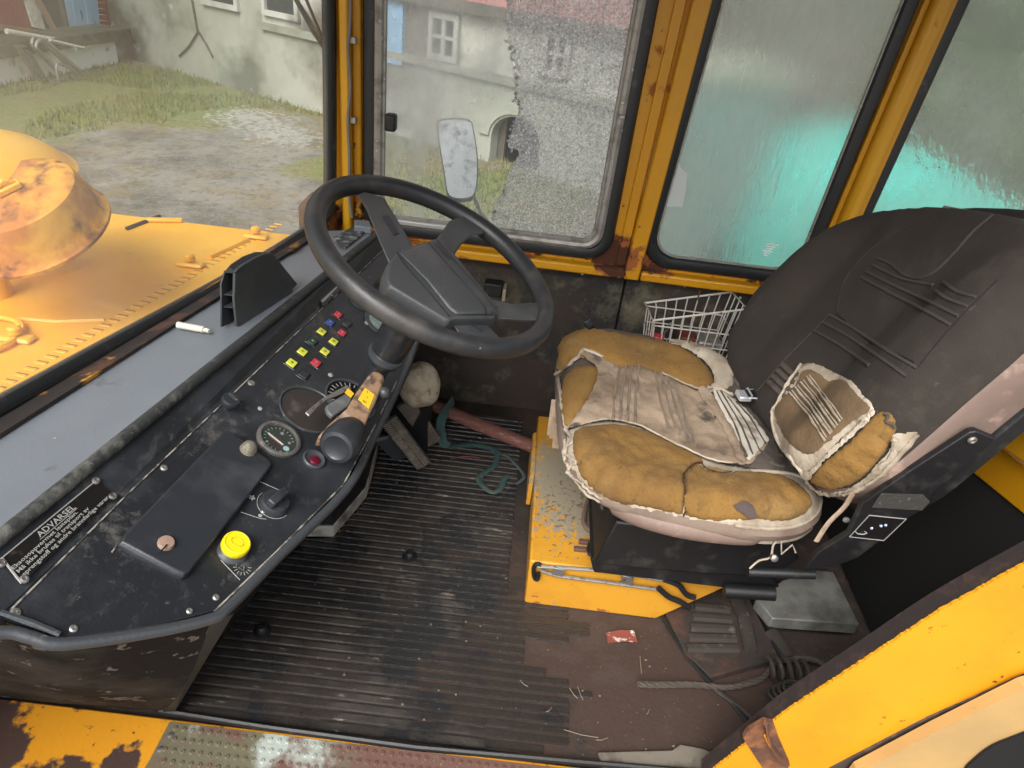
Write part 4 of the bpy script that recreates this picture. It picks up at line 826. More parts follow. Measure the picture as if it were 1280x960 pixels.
# angled band holding the warning plate
bl0, br0 = BP_(-60, 700), BP_(478, 300)
TL = PP(-60, 826); TR = PP(490, 303)
MB().prism([el+V((0, 0, -.004)), er+V((0, 0, -.004)), TR, T1, T0, TL], BP_.n*-.004).build('upper_band', m_dash, dash, smooth=False)
MB().tube([TL-PP.n*.010, T0-PP.n*.010, T1-PP.n*.010], .009, 8).build('panel_backing', m_dash, dash)
# instrument panel
pin = [(3, 770), (160, 617), (433, 357), (490, 303), (575, 330), (520, 440), (500, 470), (463, 543), (429, 606), (345, 690), (268, 764), (190, 783), (80, 799)]
MB().prism(PP.poly(pin), PP.n*-.012).build('instrument_panel', m_dash, dash, bevel=.002)
trim = [PP(a, b, -.001) for a, b in sm2([(-40, 795), (10, 790), (40, 797), (80, 805), (190, 790), (262, 774), (285, 760), (348, 696), (432, 613), (466, 549), (500, 480), (516, 440), (530, 400)], 4, False)]
MB().tube(trim, (.0085, .0085), 10).build('panel_trim', m_trim, dash)
MB().tube([PP(a, b, .004) for a, b in [(0, 765), (40, 778), (75, 793)]], .004, 6).build('end_strip', m_trim, dash)
MB().tube([PP(a, b, .0012) for a, b in [(268, 764), (345, 690), (429, 606), (463, 543), (497, 475)]], .0015, 5).build('trim_edge_line', mat('worn_line', (.35, .32, .27), .8, [dict(c=(.05, .05, .05), s=40, lo=.45, hi=.55)]), dash)  # thin pale line along the inner edge of the trim
MB().tube([PP(a, b, .0012) for a, b in [(14, 762), (160, 617), (433, 357), (478, 313)]], .0013, 5).build('panel_edge_line', MATS['worn_line'], dash)
# side covers
tops = [(-60, 760), (5, 778), (80, 806), (180, 793), (264, 776)]; bots = [(-90, 852), (0, 872), (70, 879), (140, 884), (205, 889)]
rows = []
for j in range(7):
    r = []
    for (a, b), (c, d) in zip(tops, bots):
        p = PP(a, b, -.004); q = P(c, d, z=.012); r.append(p.lerp(q, j/6)+V((.012*math.sin(math.pi*j/6), -.015*math.sin(math.pi*j/6), 0)))
    rows.append(r)
MB().loft(rows, closed=False, cap=False).build('end_cover', m_cover, dash)
Bq = [P(210, 889, z=0), P(372, 672, z=0), V((-.50, 1.80, 0))]
tf = [PP(a, b, -.006) for a, b in ((272, 772), (345, 700), (431, 615), (466, 552), (520, 440))]
bf = [Bq[0], Bq[0].lerp(Bq[1], .45), Bq[1], Bq[1].lerp(Bq[2], .4), Bq[2]]
MB().loft([tf, bf], closed=False, cap=False).build('knee_cover', m_cover, dash)
MB().prism([PP(262, 776, -.004), PP(290, 764, -.004), P(216, 889, z=.01), P(202, 889, z=.01)], V((.004, -.004, 0))).build('cover_gap_rubber', m_seal, dash)
base = [P(372, 672, z=0), P(417, 672, z=0), P(458, 623, z=0), P(470, 578, z=0)]
bs = [V((-.75, base[0].y-.02, 0))]+base+[V((base[3].x-.02, 1.86, 0)), V((-.75, 1.86, 0))]
cb_ = sum(bs, V((0, 0, 0)))/len(bs)
MB().prism([cb_+(p-cb_)*.975+V((0, 0, .001)) for p in bs], V((0, 0, .44))).build('pedestal', m_black, dash, smooth=False)
MB().prism(bs, V((0, 0, .038))).build('pedestal_skirting', mat('grey_skirting', (.36, .35, .32), .55, [dict(c=(.10, .09, .075), s=20, lo=.45, hi=.65), dict(c=(.16, .05, .03), s=12, lo=.62, hi=.7)], bump=(70, .5)), dash, bevel=.002)
MB().prism([p+(p-cb_).normalized()*.006 for p in bs], V((0, 0, .004))).build('rusty_base_line', m_rust, dash, smooth=False)
# dusty black pad on the shelf corner
MB().prism([P(a, b, z=.626) for a, b in Z(6.86, 380, 180, [(245, 800), (420, 705), (545, 720), (480, 790), (350, 890), (300, 870)])], V((0, 0, -.006))).build('dusty_pad', mat('dusty_black_pad', (.04, .042, .045), .8, [dict(c=(.24, .24, .23), s=40, lo=.5, hi=.62)], bump=(80, 1)), dash, bevel=.002)
MB().prism([P(a, b, z=.64) for a, b in Z(6.86, 380, 180, [(430, 645), (560, 655), (580, 715), (430, 700)])], V((0, 0, -.02))).build('corner_block', m_shelf, dash, bevel=.003)
# warning plate
pl = [(3, 697), (121, 600), (143, 619), (27, 729)]
wpl = MB().prism(BP_.poly(pl, .004), BP_.n*-.003).build('warning_plate', m_platew, dash, bevel=.0008)
MB().tube([BP_(a, b, .0045) for a, b in [(2, 697), (27, 729)]], .0016, 5).build('bright_plate_edge', m_print, wpl)
MB().tube([BP_(a, b, .0045) for a, b in [(3, 697), (121, 600)]], .0010, 5).build('bright_plate_edge', mat('grey_line', (.28, .28, .27), .6), wpl)
for q in ((2, 704), (30, 724), (120, 601), (141, 620)): MB().lathe(BP_(*q, .004), BP_.n, [(.0062, 0), (.0055, .002), (.003, .0028), (.0028, .0015), (0, .0015)], 12).build('eyelet', m_metal, wpl)
def on_line(plane, s, a, b, up_px, frac=1., off=.0012, mtl=m_print, parent=dash, name='lettering', scale_y=1.15):
    A, B = plane(*a, off), plane(*b, off); ex = (B-A); Ln = ex.length; ex.normalize(); ey = plane.n.cross(ex).normalized()
    upv = plane(*up_px, off)-A
    if ey.dot(upv) < 0: ey = -ey
    t = text_mb(s, 1, V((0, 0, 0)), V((1, 0, 0)), V((0, 1, 0)), 0); w = max(v.x for v in t.v)-min(v.x for v in t.v); k = Ln/w
    m = MB(); m.add([A+ex*v.x*k+ey*v.y*k*scale_y for v in t.v], t.f); return m.build(name, mtl, parent, smooth=False)
def zz(x, y): return (x/6.857, 590+y/6.857)
on_line(BP_, 'ADVARSEL', zz(345, 560), zz(655, 305), zz(310, 500), off=.0055, parent=wpl, name='warning_lettering', scale_y=.85)
MB().tube([BP_(*zz(345, 578), .0055), BP_(*zz(660, 312), .0055)], .0007, 4).build('underline', m_print, wpl)
on_line(BP_, 'Eksosoppvermet lasteplan.', zz(115, 840), zz(668, 350), zz(90, 790), off=.0055, parent=wpl, name='warning_lettering', scale_y=.68)
on_line(BP_, 'Må ikke brukes til transport av', zz(160, 868), zz(765, 318), zz(130, 820), off=.0055, parent=wpl, name='warning_lettering', scale_y=.72)
on_line(BP_, 'sprengstoff og andre brannfarlige varer', zz(210, 892), zz(935, 222), zz(180, 850), off=.0055, parent=wpl, name='warning_lettering', scale_y=.78)
# instruction plate with wiper-lever symbols
ip = MB().prism(BP_.poly(Z(6, 340, 340, [(325, 145), (465, 5), (550, 100), (382, 262)]), .007), BP_.n*-.002).build('instruction_plate', m_platew, dash, smooth=False)
for a, b, c, d in (((350, 170), (475, 55), 4, 10), ((375, 222), (500, 100), 10, 4)):
    A, B = BP_(*Z(6, 340, 340, [a])[0], .0080), BP_(*Z(6, 340, 340, [b])[0], .0080); w = BP_.n.cross((B-A).normalized())
    MB().prism([A-w*.0003*c, B-w*.0003*d, B+w*.0003*d, A+w*.0003*c], BP_.n*.0004).build('lever_symbol', m_print, ip, smooth=False)
for q in ((405, 82), (450, 175), (360, 165), (385, 215)):
    c_ = BP_(*Z(6, 340, 340, [q])[0], .0080); MB().lathe(c_, BP_.n, [(.0022, 0), (.0022, .0004)], 8).build('small_symbol', m_print, ip, smooth=False)
# panel axes
ea = (PP(433, 357)-PP(160, 617)).normalized(); eb = PP.n.cross(ea).normalized()
if eb.x < 0: eb = -eb
def disc(name, px, py, rpx, prof, m, parent=dash, off=0, n=32, sq=1.0):
    c = PP(px, py, off); k = (PP(px+rpx, py, off)-c).length
    r = k*sq
    return MB().lathe(c, PP.n, [(a*r, h) for a, h in prof], n).build(name, m, parent), c, r
# raised glovebox cover
gc = [(146, 685), (150, 676), (277, 544), (283, 541), (336, 580), (338, 586), (233, 722), (226, 726), (215, 722)]
g_ = PP.poly(gc); gcn = sum(g_, V((0, 0, 0)))/len(g_)
MB().loft([[p-PP.n*.001 for p in g_], [p+PP.n*.008 for p in g_], [gcn+(p-gcn)*.965+PP.n*.014 for p in g_]]).build('raised_cover', m_dash2, dash, bevel=.002)
MB().tube([PP(a, b, .0015) for a, b in [(140, 690), (147, 681), (165, 660)]], .0012, 5).build('worn_edge', MATS['worn_line'], dash)
disc('cover_screw', 204, 686, 11, [(1, .012), (1, .016), (.85, .020), (0, .021)], mat('tan_screw', (.30, .20, .15), .6, [dict(c=(.15, .10, .08), s=60, lo=.5, hi=.6)]))
c = PP(204, 686, .035); MB().obox(PP(204, 686, .0215), ea*.009, eb*.0011, PP.n*.0006).build('screw_slot', m_groove, dash)
disc('dusty_knob', 307, 568, 9, [(1.2, .012), (1.1, .018), (.9, .026), (.5, .031), (0, .032)], mat('dusty_rubber', (.12, .11, .085), .95, [dict(c=(.25, .23, .17), s=60, lo=.5, hi=.65)], bump=(90, 1)))
for q, r in (((19, 766), 7.5), ((92, 786), 6), ((237, 764), 4.5), ((270, 747), 4.5), ((205, 585), 5), ((314, 479), 4.5), ((290, 605), 3.5), ((436, 363), 4), ((329, 640), 3)):
    disc('panel_screw', *q, r, [(1, 0), (1, .0015), (.7, .003), (.3, .0032), (.25, .002), (0, .002)], m_metal, n=12)
for q in ((325, 511), (413, 469), (459, 404)): disc('rivet', *q, 2.9, [(1, 0), (1, .0015), (.5, .003), (0, .003)], m_print, n=10)
# switches
def square(name, px, py, m, hk=.0062, h=.004, parent=dash, base=0):
    c = PP(px, py, base+h/2); return MB().obox(c, ea*hk, eb*hk*.92, PP.n*h/2).build(name, m, parent, bevel=.0012), c
SW = [((495, 318), m_redp), ((435, 378), m_bluep), ((372, 447), m_limep), ((303, 520), m_greenp), ((228, 598), m_limep), ((148, 682), m_limep),
      ((565, 385), m_dash2), ((525, 455), m_redp), ((462, 522), m_limep), ((397, 597), m_limep), ((330, 680), m_redp), ((240, 770), m_dash2)]
for k, (q, m) in enumerate(SW):
    px, py = Z(6, 340, 340, [q])[0]; f = lerp(.98, 1.08, k % 6/5)
    f *= 1.28; fr, c = square('switch_frame', px, py, m_groove, .0088*f, .0025)
    b, c = square('switch', px, py, m, .0073*f, .0035, fr, .0024)
    MB().tube([c-ea*.009*f+eb*.0092*f*s_-PP.n*.002 for s_ in (-1, 1)], .0006, 4).build('frame_edge', MATS['worn_line'], fr)
    if m is m_dash2: continue
    ink = m_print if m in (m_redp, m_bluep, m_greenp) else m_groove
    t = c+PP.n*.0026
    if m is m_greenp:
        for s_ in (-1, 1): MB().obox(t+ea*.0016*s_, ea*.0011, eb*.0022, PP.n*.0002).build('symbol', ink, b, smooth=False)
    elif k in (1, 10, 7): MB().obox(t, ea*.0026, eb*.0022, PP.n*.0002).build('symbol', ink, b, smooth=False); MB().obox(t+PP.n*.0002, ea*.0012, eb*.0008, PP.n*.0002).build('symbol', m, b, smooth=False)
    elif k == 0: MB().obox(t, ea*.0028, eb*.0014, PP.n*.0002).build('symbol', ink, b, smooth=False)
    else:
        MB().tube([t+(ea*math.cos(a)+eb*math.sin(a)*(.8 if k % 2 else 1))*.0030 for a in (6.283*i/(10 if k % 2 else 6) for i in range(10 if k % 2 else 6))], .00045, 4, closed=True).build('symbol', ink, b)
        MB().tube([t-ea*.0025*(k % 3 == 0)-eb*.0015, t+eb*.0018], .0004, 4).build('symbol', ink, b)
# large blank, speedometer, gauge, lamp, dials
disc('blank_bezel', 386, 512, 34, [(1, 0), (1, .003), (.96, .004), (.93, .002), (.93, 0)], m_trim, n=48)
disc('blank_disc', 386, 512, 31, [(1, .0005), (.9, .0018), (0, .0018)], mat('blank_brown', (.030, .024, .022), .5, [dict(c=(.10, .09, .08), s=20, lo=.6, hi=.75)]), n=48)
sp_, sc, sr = disc('speedometer', 438, 500, 29, [(1, 0), (1, .004), (.93, .005), (.90, .002), (.90, 0)], m_trim, n=48)
d_, _, _ = disc('dial', 438, 500, 26, [(1, .001), (0, .001)], m_groove, sp_, n=40)
for i in range(26):
    a = 6.283*i/26; v = ea*math.cos(a)+eb*math.sin(a); w = PP.n.cross(v)
    MB().obox(sc+v*sr*.76+PP.n*.0016, v*sr*(.07 if i % 2 else .10), w*sr*.018, PP.n*.0002).build('tick', m_print, d_, smooth=False)
gb, gcx, gr_ = disc('gauge', 348, 550, 26, [(1, 0), (1, .006), (.95, .008), (.84, .0085), (.80, .004), (.80, .001)], mat('gauge_bezel', (.09, .085, .08), .45, [dict(c=(.2, .18, .15), s=40, lo=.55, hi=.7)]), n=48)
gf, _, _ = disc('gauge_dial', 348, 550, 21, [(1, .002), (0, .002)], m_groove, gb, n=40)
for i in range(16):
    a = math.radians(-60+i*17); v = ea*math.cos(a)+eb*-math.sin(a); w = PP.n.cross(v)
    MB().obox(gcx+v*gr_*.64+PP.n*.0026, v*gr_*.055, w*gr_*.016, PP.n*.0002).build('tick', m_print if not 6 < i < 11 else mat('green_print', (.1, .45, .2), .6), gf, smooth=False)
na, nb = PP(335, 541, .004), PP(354, 556, .004); nd = (nb-na).normalized(); nw = PP.n.cross(nd)
MB().obox(na.lerp(nb, .5), nd*(nb-na).length/2, nw*.0013, PP.n*.0003).build('needle', mat('needle_white', (.8, .8, .78), .5), gf, smooth=False)
MB().obox(na.lerp(nb, .55)-nw*.002*1-PP.n*.001, nd*(nb-na).length/2.2, nw*.0010, PP.n*.0003).build('needle_shadow_mark', mat('red_needle_shadow', (.35, .06, .05), .6), gf, smooth=False)  # red bar painted beside the needle as its cast shadow
for q, r in (((352, 543), 2.2), ((361, 555), 2), ((333, 553), 1.8), ((350, 566), 2), ((357, 562), 4)): disc('dial_number', *q, r, [(1, .0026), (1, .003)], mat('pale_blue_print', (.42, .60, .64), .6) if r == 4 else m_print, gf, n=6)
disc('gauge_glass', 348, 550, 21.5, [(1, .006), (0, .0065)], glass_mat('gauge_glass', 'plain'), gb, n=32)
lb, _, _ = disc('warning_lamp', 392, 575, 13.5, [(1, 0), (1, .004), (.9, .006), (.72, .004), (.6, .002), (0, .002)], m_trim, n=32)
disc('lamp_lens', 393, 576, 7, [(1, .001), (.8, .005), (0, .0065)], m_lens, lb, n=20)
for (x, y, r) in ((453, 377, 14), (478, 404, 19)):
    gg, _, _ = disc('round_gauge', x, y, r, [(1, 0), (1, .004), (.93, .005), (.80, .003)], m_trim, n=40); disc('pale_gauge_glass', x+1, y, r*.8, [(1, .003), (.5, .0045), (0, .005)], m_glassg, gg, n=32)
# rotary heater knob
hk, hc, hr = disc('heater_knob', 342, 631, 18, [(1.02, 0), (1.0, .006), (.92, .012), (.88, .014), (0, .014)], m_dash2, n=28)
hd = (PP(352, 622)-PP(330, 640)).normalized(); MB().obox(hc+PP.n*.021, hd*hr*.85, PP.n.cross(hd)*hr*.30, PP.n*.008).build('knob_grip', m_dash2, hk, bevel=.003)
MB().tube([hc+(ea*math.cos(a)+eb*math.sin(a))*hr*1.12+PP.n*.0008 for a in (math.radians(100+i*17) for i in range(12))], .0006, 4).build('scale_arc', m_print, hk)
for i in range(5):
    a = 6.283*i/5; fc = PP(315, 622, .0014); v = ea*math.cos(a)+eb*math.sin(a); MB().obox(fc+v*.0032, v*.0022, PP.n.cross(v)*.0014, PP.n*.0002).build('fan_symbol', m_print, dash, smooth=False)
for ln in ([(325, 602), (352, 614)], [(301, 640), (325, 648), (333, 649)]): MB().tube([PP(a, b, .001) for a, b in ln], .0006, 4).build('printed_line', m_print, dash)
for q in ((341, 616), (325, 645)): disc('printed_dot', *q, 2.6, [(1, .001), (1, .0014)], m_print, n=8)
# yellow button and lamp symbol
disc('button_collar', 290, 690, 19, [(1, 0), (1, .003), (.8, .006), (.6, .010)], m_trim, n=32)
yb_, yc, yr = disc('yellow_push_button', 291, 687, 17.5, [(.9, .006), (1, .009), (1, .018), (.95, .021), (.86, .022), (.82, .0205), (0, .0205)], m_knoby, n=36)
MB().tube([yc+PP.n*.0212+(ea*math.cos(a)*.35+eb*math.sin(a)*.45)*yr for a in (6.283*i/12 for i in range(12))], .0005, 4, closed=True).build('button_symbol', mat('dark_yellow', (.5, .38, .01), .5), yb_)
c = PP(303, 709, .001)
for i in range(9):
    a = math.radians(-10+i*25); v = -ea*math.cos(a)*1-eb*math.sin(a-1.3); v = (ea*math.cos(a+1.2)+eb*math.sin(a+1.2)); MB().obox(c+v*.0115, v*.0028, PP.n.cross(v)*.0005, PP.n*.0002).build('ray_mark', m_print, dash, smooth=False)
MB().tube([c+ea*.005, c-eb*.004-ea*.004, c+eb*.005-ea*.004], .0005, 4, closed=True).build('lamp_symbol', m_print, dash)
MB().tube([PP(a, b, .001) for a, b in [(276, 700), (300, 725)]], .0006, 4).build('printed_line', m_print, dash)
# stop knob
sk, kc, kr = disc('stop_knob', 284, 510, 11.5, [(.45, 0), (.45, .012), (.9, .014), (1, .018), (1, .024), (.9, .027), (0, .028)], m_dash2, n=28)
A = PP(277, 512, .0285); t = text_mb('STOP', .0085, kc+PP.n*.0284-ea*.0, (eb*.9-ea*.2).normalized(), (ea).normalized(), 0, 'CENTER'); t.build('stop_lettering', mat('grey_print', (.16, .16, .16), .6), sk, smooth=False)
# clips on the panel near the wheel
c = PP(474, 352, .006); MB().obox(c, ea*.010, eb*.007, PP.n*.006).build('terminal_block', m_black, dash, bevel=.001); MB().lathe(PP(477, 350, .012), PP.n, [(.004, 0), (.004, .004), (.002, .006)], 8).build('terminal_screw', m_metal, dash)
# dash air duct standing on the shelf
d0, d1 = P(297, 407, z=.624), P(363, 366, z=.624); FP = VP(d0, d1)
duct = thing('air_duct', 'black plastic air duct hood standing on the grey dash shelf', 'air duct', (d0.x, d0.y, .62))
fpts = [FP(a, b) for a, b in Z(5.333, 200, 280, [(495, 500), (500, 330), (515, 302), (560, 268), (640, 222), (700, 197), (740, 192), (765, 208), (918, 400), (862, 462), (700, 590), (545, 686), (512, 682)])]
MB().prism(fpts, FP.n*-.006).build('front_plate', m_hub, duct, bevel=.002)
bd = P(279, 408, z=.624); BPn = VP(bd, bd+(d1-d0)+FP.n*-.02)
bpts = [BPn(a, b) for a, b in Z(5.333, 200, 280, [(414, 688), (410, 400), (432, 330), (480, 272), (560, 218), (640, 188), (700, 188), (800, 290), (820, 420), (700, 560)])]
MB().prism(bpts, BPn.n*-.004).build('back_plate', m_dash2, duct, bevel=.001)
for yy in (330, 482, 563): 
    a, b = FP(*Z(5.333, 200, 280, [(500, yy)])[0]), BPn(*Z(5.333, 200, 280, [(424, yy-8)])[0])
    d = (d1-d0).normalized()*.03
    MB().prism([a, b, b+d, a+d], V((0, 0, .0022))).build('divider', m_dash2, duct, smooth=False)
n_ = len(fpts)
MB().loft([[fpts[i]-FP.n*.004 for i in (1, 2, 3, 4, 5, 6, 7, 8)], [bpts[i] for i in (2, 3, 4, 4, 5, 6, 7, 8)]], closed=False, cap=False).build('roof_skin', m_void, duct)
ch = MB().tube([P(222, 406, z=.629), P(255, 412, z=.629)], .0068, 10).tube([P(255, 412, z=.629), P(262, 414, z=.629)], .0045, 8).build('white_stick', mat('off_white', (.58, .56, .48), .7, [dict(c=(.35, .33, .26), s=40, lo=.55, hi=.65)])); tag(ch, 'short off-white chalk-like stick lying on the grey dash shelf', 'stick')

# ================================================================ STEERING WHEEL
Cw = V((-.167, 1.255, .824)); Nw = V((.389, -.087, .917)).normalized()
SP = lambda px, py, o=0: P(px, py, p0=Cw+Nw*o, n=Nw)
sw = thing('steering_wheel', 'black four spoke steering wheel with square hub pad on its column', 'steering wheel', (-.55, 1.3, 0))
wa = Nw.cross(V((0, 1, 0))).normalized(); wb = Nw.cross(wa)
rim = MB().tube([Cw+(wa*math.cos(q)+wb*math.sin(q))*.232 for q in (6.2832*i/96 for i in range(96))], (.0185, .0195), 16, closed=True, flat=Nw)
for i in range(0, 0): pass
rim.build('rim', m_rub, sw)
def spoke(pts, o0=.006, o1=-.010, hubo=.012):
    return MB().loft([[SP(a, b, o1) for a, b in pts], [SP(a, b, o0) for a, b in pts]]).build('spoke', m_hub, sw, bevel=.004)
s1 = spoke([(446, 243), (456, 240), (480, 247), (489, 262), (512, 300), (522, 322), (486, 330), (470, 292), (458, 262)])
s2 = spoke([(545, 300), (562, 276), (584, 268), (612, 280), (604, 293), (590, 294), (576, 306), (566, 322)])
s3 = spoke([(612, 374), (640, 380), (672, 378), (680, 388), (674, 402), (640, 400), (612, 398)])
s4 = spoke([(564, 402), (606, 403), (626, 424), (606, 428), (572, 416)])
MB().prism([SP(a, b, .0065) for a, b in Z(6.86, 380, 180, [(672, 620), (722, 612), (812, 770), (768, 785)])], Nw*.0016).build('spoke_badge', m_dash, s1, bevel=.0006)
MB().prism([SP(a, b, .0065) for a, b in Z(6.4, 440, 290, [(920, 745), (950, 738), (1050, 790), (1020, 800)])], Nw*.0012).build('spoke_badge', m_dash, s4, bevel=.0006)
hp = [(496, 315), (504, 309), (545, 297), (556, 300), (622, 381), (624, 394), (618, 398), (572, 398), (562, 401), (555, 398), (487, 357), (482, 348), (485, 328)]
h3 = [SP(a, b, .022) for a, b in hp]; hc_ = sum(h3, V((0, 0, 0)))/len(h3)
def sc3(pts, k, o): return [hc_+(p-hc_)*k+Nw*o for p in pts]
hubo_ = MB().loft([sc3(h3, .80, -.060), sc3(h3, .99, -.035), sc3(h3, 1.0, -.008), sc3(h3, .97, .0)]).build('hub_pad', m_hub, sw, bevel=.003)
pad = [(497, 316), (545, 298), (555, 301), (620, 382), (620, 394), (570, 395), (560, 388), (530, 350)]
MB().loft([[SP(a, b, .0215) for a, b in pad], [SP(a, b, .028) for a, b in [(501, 317), (545, 300.5), (553, 303), (616, 382), (614, 391), (572, 391), (563, 384), (534, 349)]]]).build('raised_pad', m_hub, hubo_, bevel=.003)
for ln in ([(496, 315), (510, 336), (538, 367), (562, 396)], [(535, 302), (552, 322), (580, 354), (605, 382), (607, 394)], [(546, 299), (570, 328), (600, 361), (616, 381), (622, 384)]):
    MB().tube([SP(a, b, .0284 if ln[0][0] > 500 else .0225) for a, b in sm2(ln, 3, False)], .0011, 5).build('hub_groove', m_groove, hubo_)
bd_ = MB().prism([SP(a, b, .0286) for a, b in [(542, 304), (549, 304), (566, 324), (560, 325)]], Nw*.0004).build('hub_badge', m_dash2, hubo_, smooth=False)
A = SP(546, 307, .0294); B = SP(562, 323.5, .0294); ex = (B-A).normalized(); ey = Nw.cross(ex).normalized()
t = text_mb('VOLVO', .0105, A-ey*.002, ex, ey, 0); t.build('badge_lettering', mat('badge_dark_grey', (.012, .012, .013), .4), bd_, smooth=False)
MB().lathe(SP(617, 392, .026), Nw, [(.004, 0), (.004, .002), (0, .002)], 10).build('pad_screw', m_dash, hubo_)
ax0 = Cw-Nw*.045
MB().lathe(Cw, Nw, [(.020, -.62), (.022, -.36), (.022, -.275), (.030, -.270), (.036, -.262), (.037, -.245), (.034, -.24), (.036, -.235), (.0375, -.20), (.0375, -.155), (.045, -.10), (.055, -.05), (.06, -.03)], 36).build('column', mat('column_black', (.020, .022, .026), .3, [dict(c=(.07, .065, .06), s=20, lo=.55, hi=.7)]), sw)
MB().lathe(Cw, Nw, [(.0355, -.256), (.0385, -.254), (.0385, -.244), (.0355, -.242)], 36).build('column_ring', m_trim, sw)
for q in (-2.2, -1.7):
    d = (wa*math.cos(q)+wb*math.sin(q))
for px, py, k in ((497, 428, -.215), (503, 418, -.190)):
    c = P(px, py, p0=Cw+Nw*k-V((0, .034, -.012)), n=FW*-1); MB().lathe(c, -FW, [(.0035, -.004), (.0035, .0005), (.0015, .001)], 10).build('column_screw', m_metal, sw)

# ================================================================ CONTROL LEVERS
lv = thing('gear_lever', 'worn brown selector lever with yellow sticker and fat black knob beside the steering column', 'lever', (-.40, 1.15, .5))
D0 = P(472, 478, p0=V((-.27, 1.26, .60)), n=-FW); D1 = P(438, 535, p0=V((-.27, 1.12, .60)), n=-FW)
LP = Plane(P(462, 468, p0=D0, n=-FW), P(484, 480, p0=D0+V((0, 0, -.006)), n=-FW), P(440, 545, p0=D1, n=-FW))
lz = lambda pts: [(380+a/7.385, 450+b/7.385) for a, b in pts]
lp = [LP(a, b) for a, b in lz([(600, 130), (650, 88), (700, 95), (745, 130), (748, 185), (700, 300), (660, 400), (600, 520), (555, 625), (440, 600), (330, 620), (175, 715), (130, 700), (220, 600), (400, 440), (480, 300)])]
lc = sum(lp, V((0, 0, 0)))/len(lp)
lvb = MB().loft([[p-LP.n*.030 for p in lp], [lc+(p-lc)*1.0-LP.n*.006 for p in lp], [lc+(p-lc)*.93 for p in lp]]).build('lever_body', m_lever, lv, bevel=.003)
st = MB().prism([LP(a, b, .0006) for a, b in lz([(562, 258), (650, 320), (597, 452), (498, 365)])], LP.n*.0008).build('yellow_sticker', m_byel, lvb, smooth=False)
for q in ((595, 305), (580, 352), (556, 392)):
    a = LP(*lz([q])[0], .0018); e1_ = (LP(*lz([(q[0]+30, q[1]+14)])[0], .0018)-a).normalized()
    text_mb({305: 'L', 352: '-1', 392: 'R2'}[q[1]], .0075, a-e1_*.004, e1_, LP.n.cross(e1_).normalized(), 0).build('sticker_print', m_groove, lvb, smooth=False)
kn0 = P(440, 535, p0=D1, n=-FW); kn1 = P(424, 556, p0=D1+V((.01, -.03, .02)), n=-FW); kax = (kn1-kn0).normalized()
kax = (kax+(-FW)*.75).normalized()
MB().lathe(kn1-kax*.03, kax, [(.030, -.03), (.036, -.01), (.0375, .02), (.036, .034), (.031, .042), (.024, .044), (.020, .041), (0, .040)], 36).build('knob', m_dash2, lv)
sv = thing('small_lever', 'short flat silver lever with a tiny yellow sticker left of the brown lever', 'lever', P(430, 500, p0=LP.p, n=LP.n))
S2_ = Plane(LP(430, 480, -.03), LP(450, 500, -.03), LP(400, 515, -.02))
sl_ = [S2_(a, b) for a, b in lz([(12, 482), (95, 412), (175, 350), (290, 285), (395, 230), (440, 262), (340, 310), (210, 365), (135, 420), (48, 515)])]
svb = MB().prism(sl_, S2_.n*-.004).build('lever_blade', m_metal, sv, bevel=.001)
MB().prism([S2_(a, b, -.006) for a, b in lz([(200, 420), (390, 300), (450, 350), (420, 420), (260, 520), (215, 470)])], S2_.n*-.012).build('lever_bracket', mat('lever_grey', (.10, .105, .11), .5, [dict(c=(.2, .19, .17), s=30, lo=.5, hi=.7)]), sv, bevel=.003)
MB().prism([S2_(a, b, .001) for a, b in lz([(405, 262), (462, 312), (432, 350), (375, 302)])], S2_.n*.001).build('small_sticker', m_byel, svb, smooth=False)
c = P(482, 487, p0=LP.p, n=LP.n)
tag(MB().ball(c-LP.n*.01, (.013, .013, .013), 12, 8).tube([c-LP.n*.012, c+V((-.02, .02, -.06))], .008, 8).build('ball_knob', m_trim), 'small round grey ball knob between the brown lever and the panel trim', 'knob')

# ================================================================ FOOTWELL
stn = MB().ball(P(524, 481, y=1.70), (.060, .055, .068), 32, 24, .10, 3)
so_ = stn.build('stone', m_stone); tag(so_, 'smooth pale rounded stone wedged behind the steering column above the pedals', 'stone')
sb = P(523, 512, y=1.72).z
lg = MB().box((-.34, 1.70, .0), (-.23, 1.80, sb+.02)).build('stone_ledge', m_void); tag(lg, 'black metal block under the pale stone behind the pedals', 'block')
def pedal(name, label, a, b, w, m, grv, zt, zb):
    A, B = P(*a, y=zt), P(*b, z=zb); d = (B-A).normalized(); s_ = d.cross(FW).normalized(); n_ = s_.cross(d).normalized()
    if n_.dot(FW) > 0: n_ = -n_
    t = thing(name, label, 'pedal', (B.x, B.y, 0))
    MB().obox(A.lerp(B, .5), d*(B-A).length/2, s_*w, n_*.007).build('pad', m, t, bevel=.003)
    L_ = (B-A).length; k = 0; g = MB()
    if grv == 'v':
        while k < L_-.012:
            c = A+d*(k+.006)+n_*.0075
            for sg in (-1, 1): g.tube([c+s_*w*.1*sg+d*.004, c+s_*w*.85*sg-d*.003], .0016, 4)
            k += .0075
    else:
        for i in range(-4, 5): g.tube([A+s_*w*.2*i+n_*.0075, B+s_*w*.2*i+n_*.0075], .0016, 4)
    g.build('tread', mat('worn_tread', (.20, .17, .135), .8), t); MB().tube([A-n_*.01, A+V((-.06, .04, -.06))], .010, 8).build('pedal_arm', m_black, t)
m_ped = mat('worn_pedal_rubber', (.060, .052, .044), .7, [dict(c=(.18, .15, .12), s=30, lo=.5, hi=.62)], bump=(120, .6))
pedal('brake_pedal', 'worn treadle pedal with herringbone tread, nearer of the two by the dashboard pedestal', (485, 524), (530, 582), .024, m_ped, 'v', 1.58, .035)
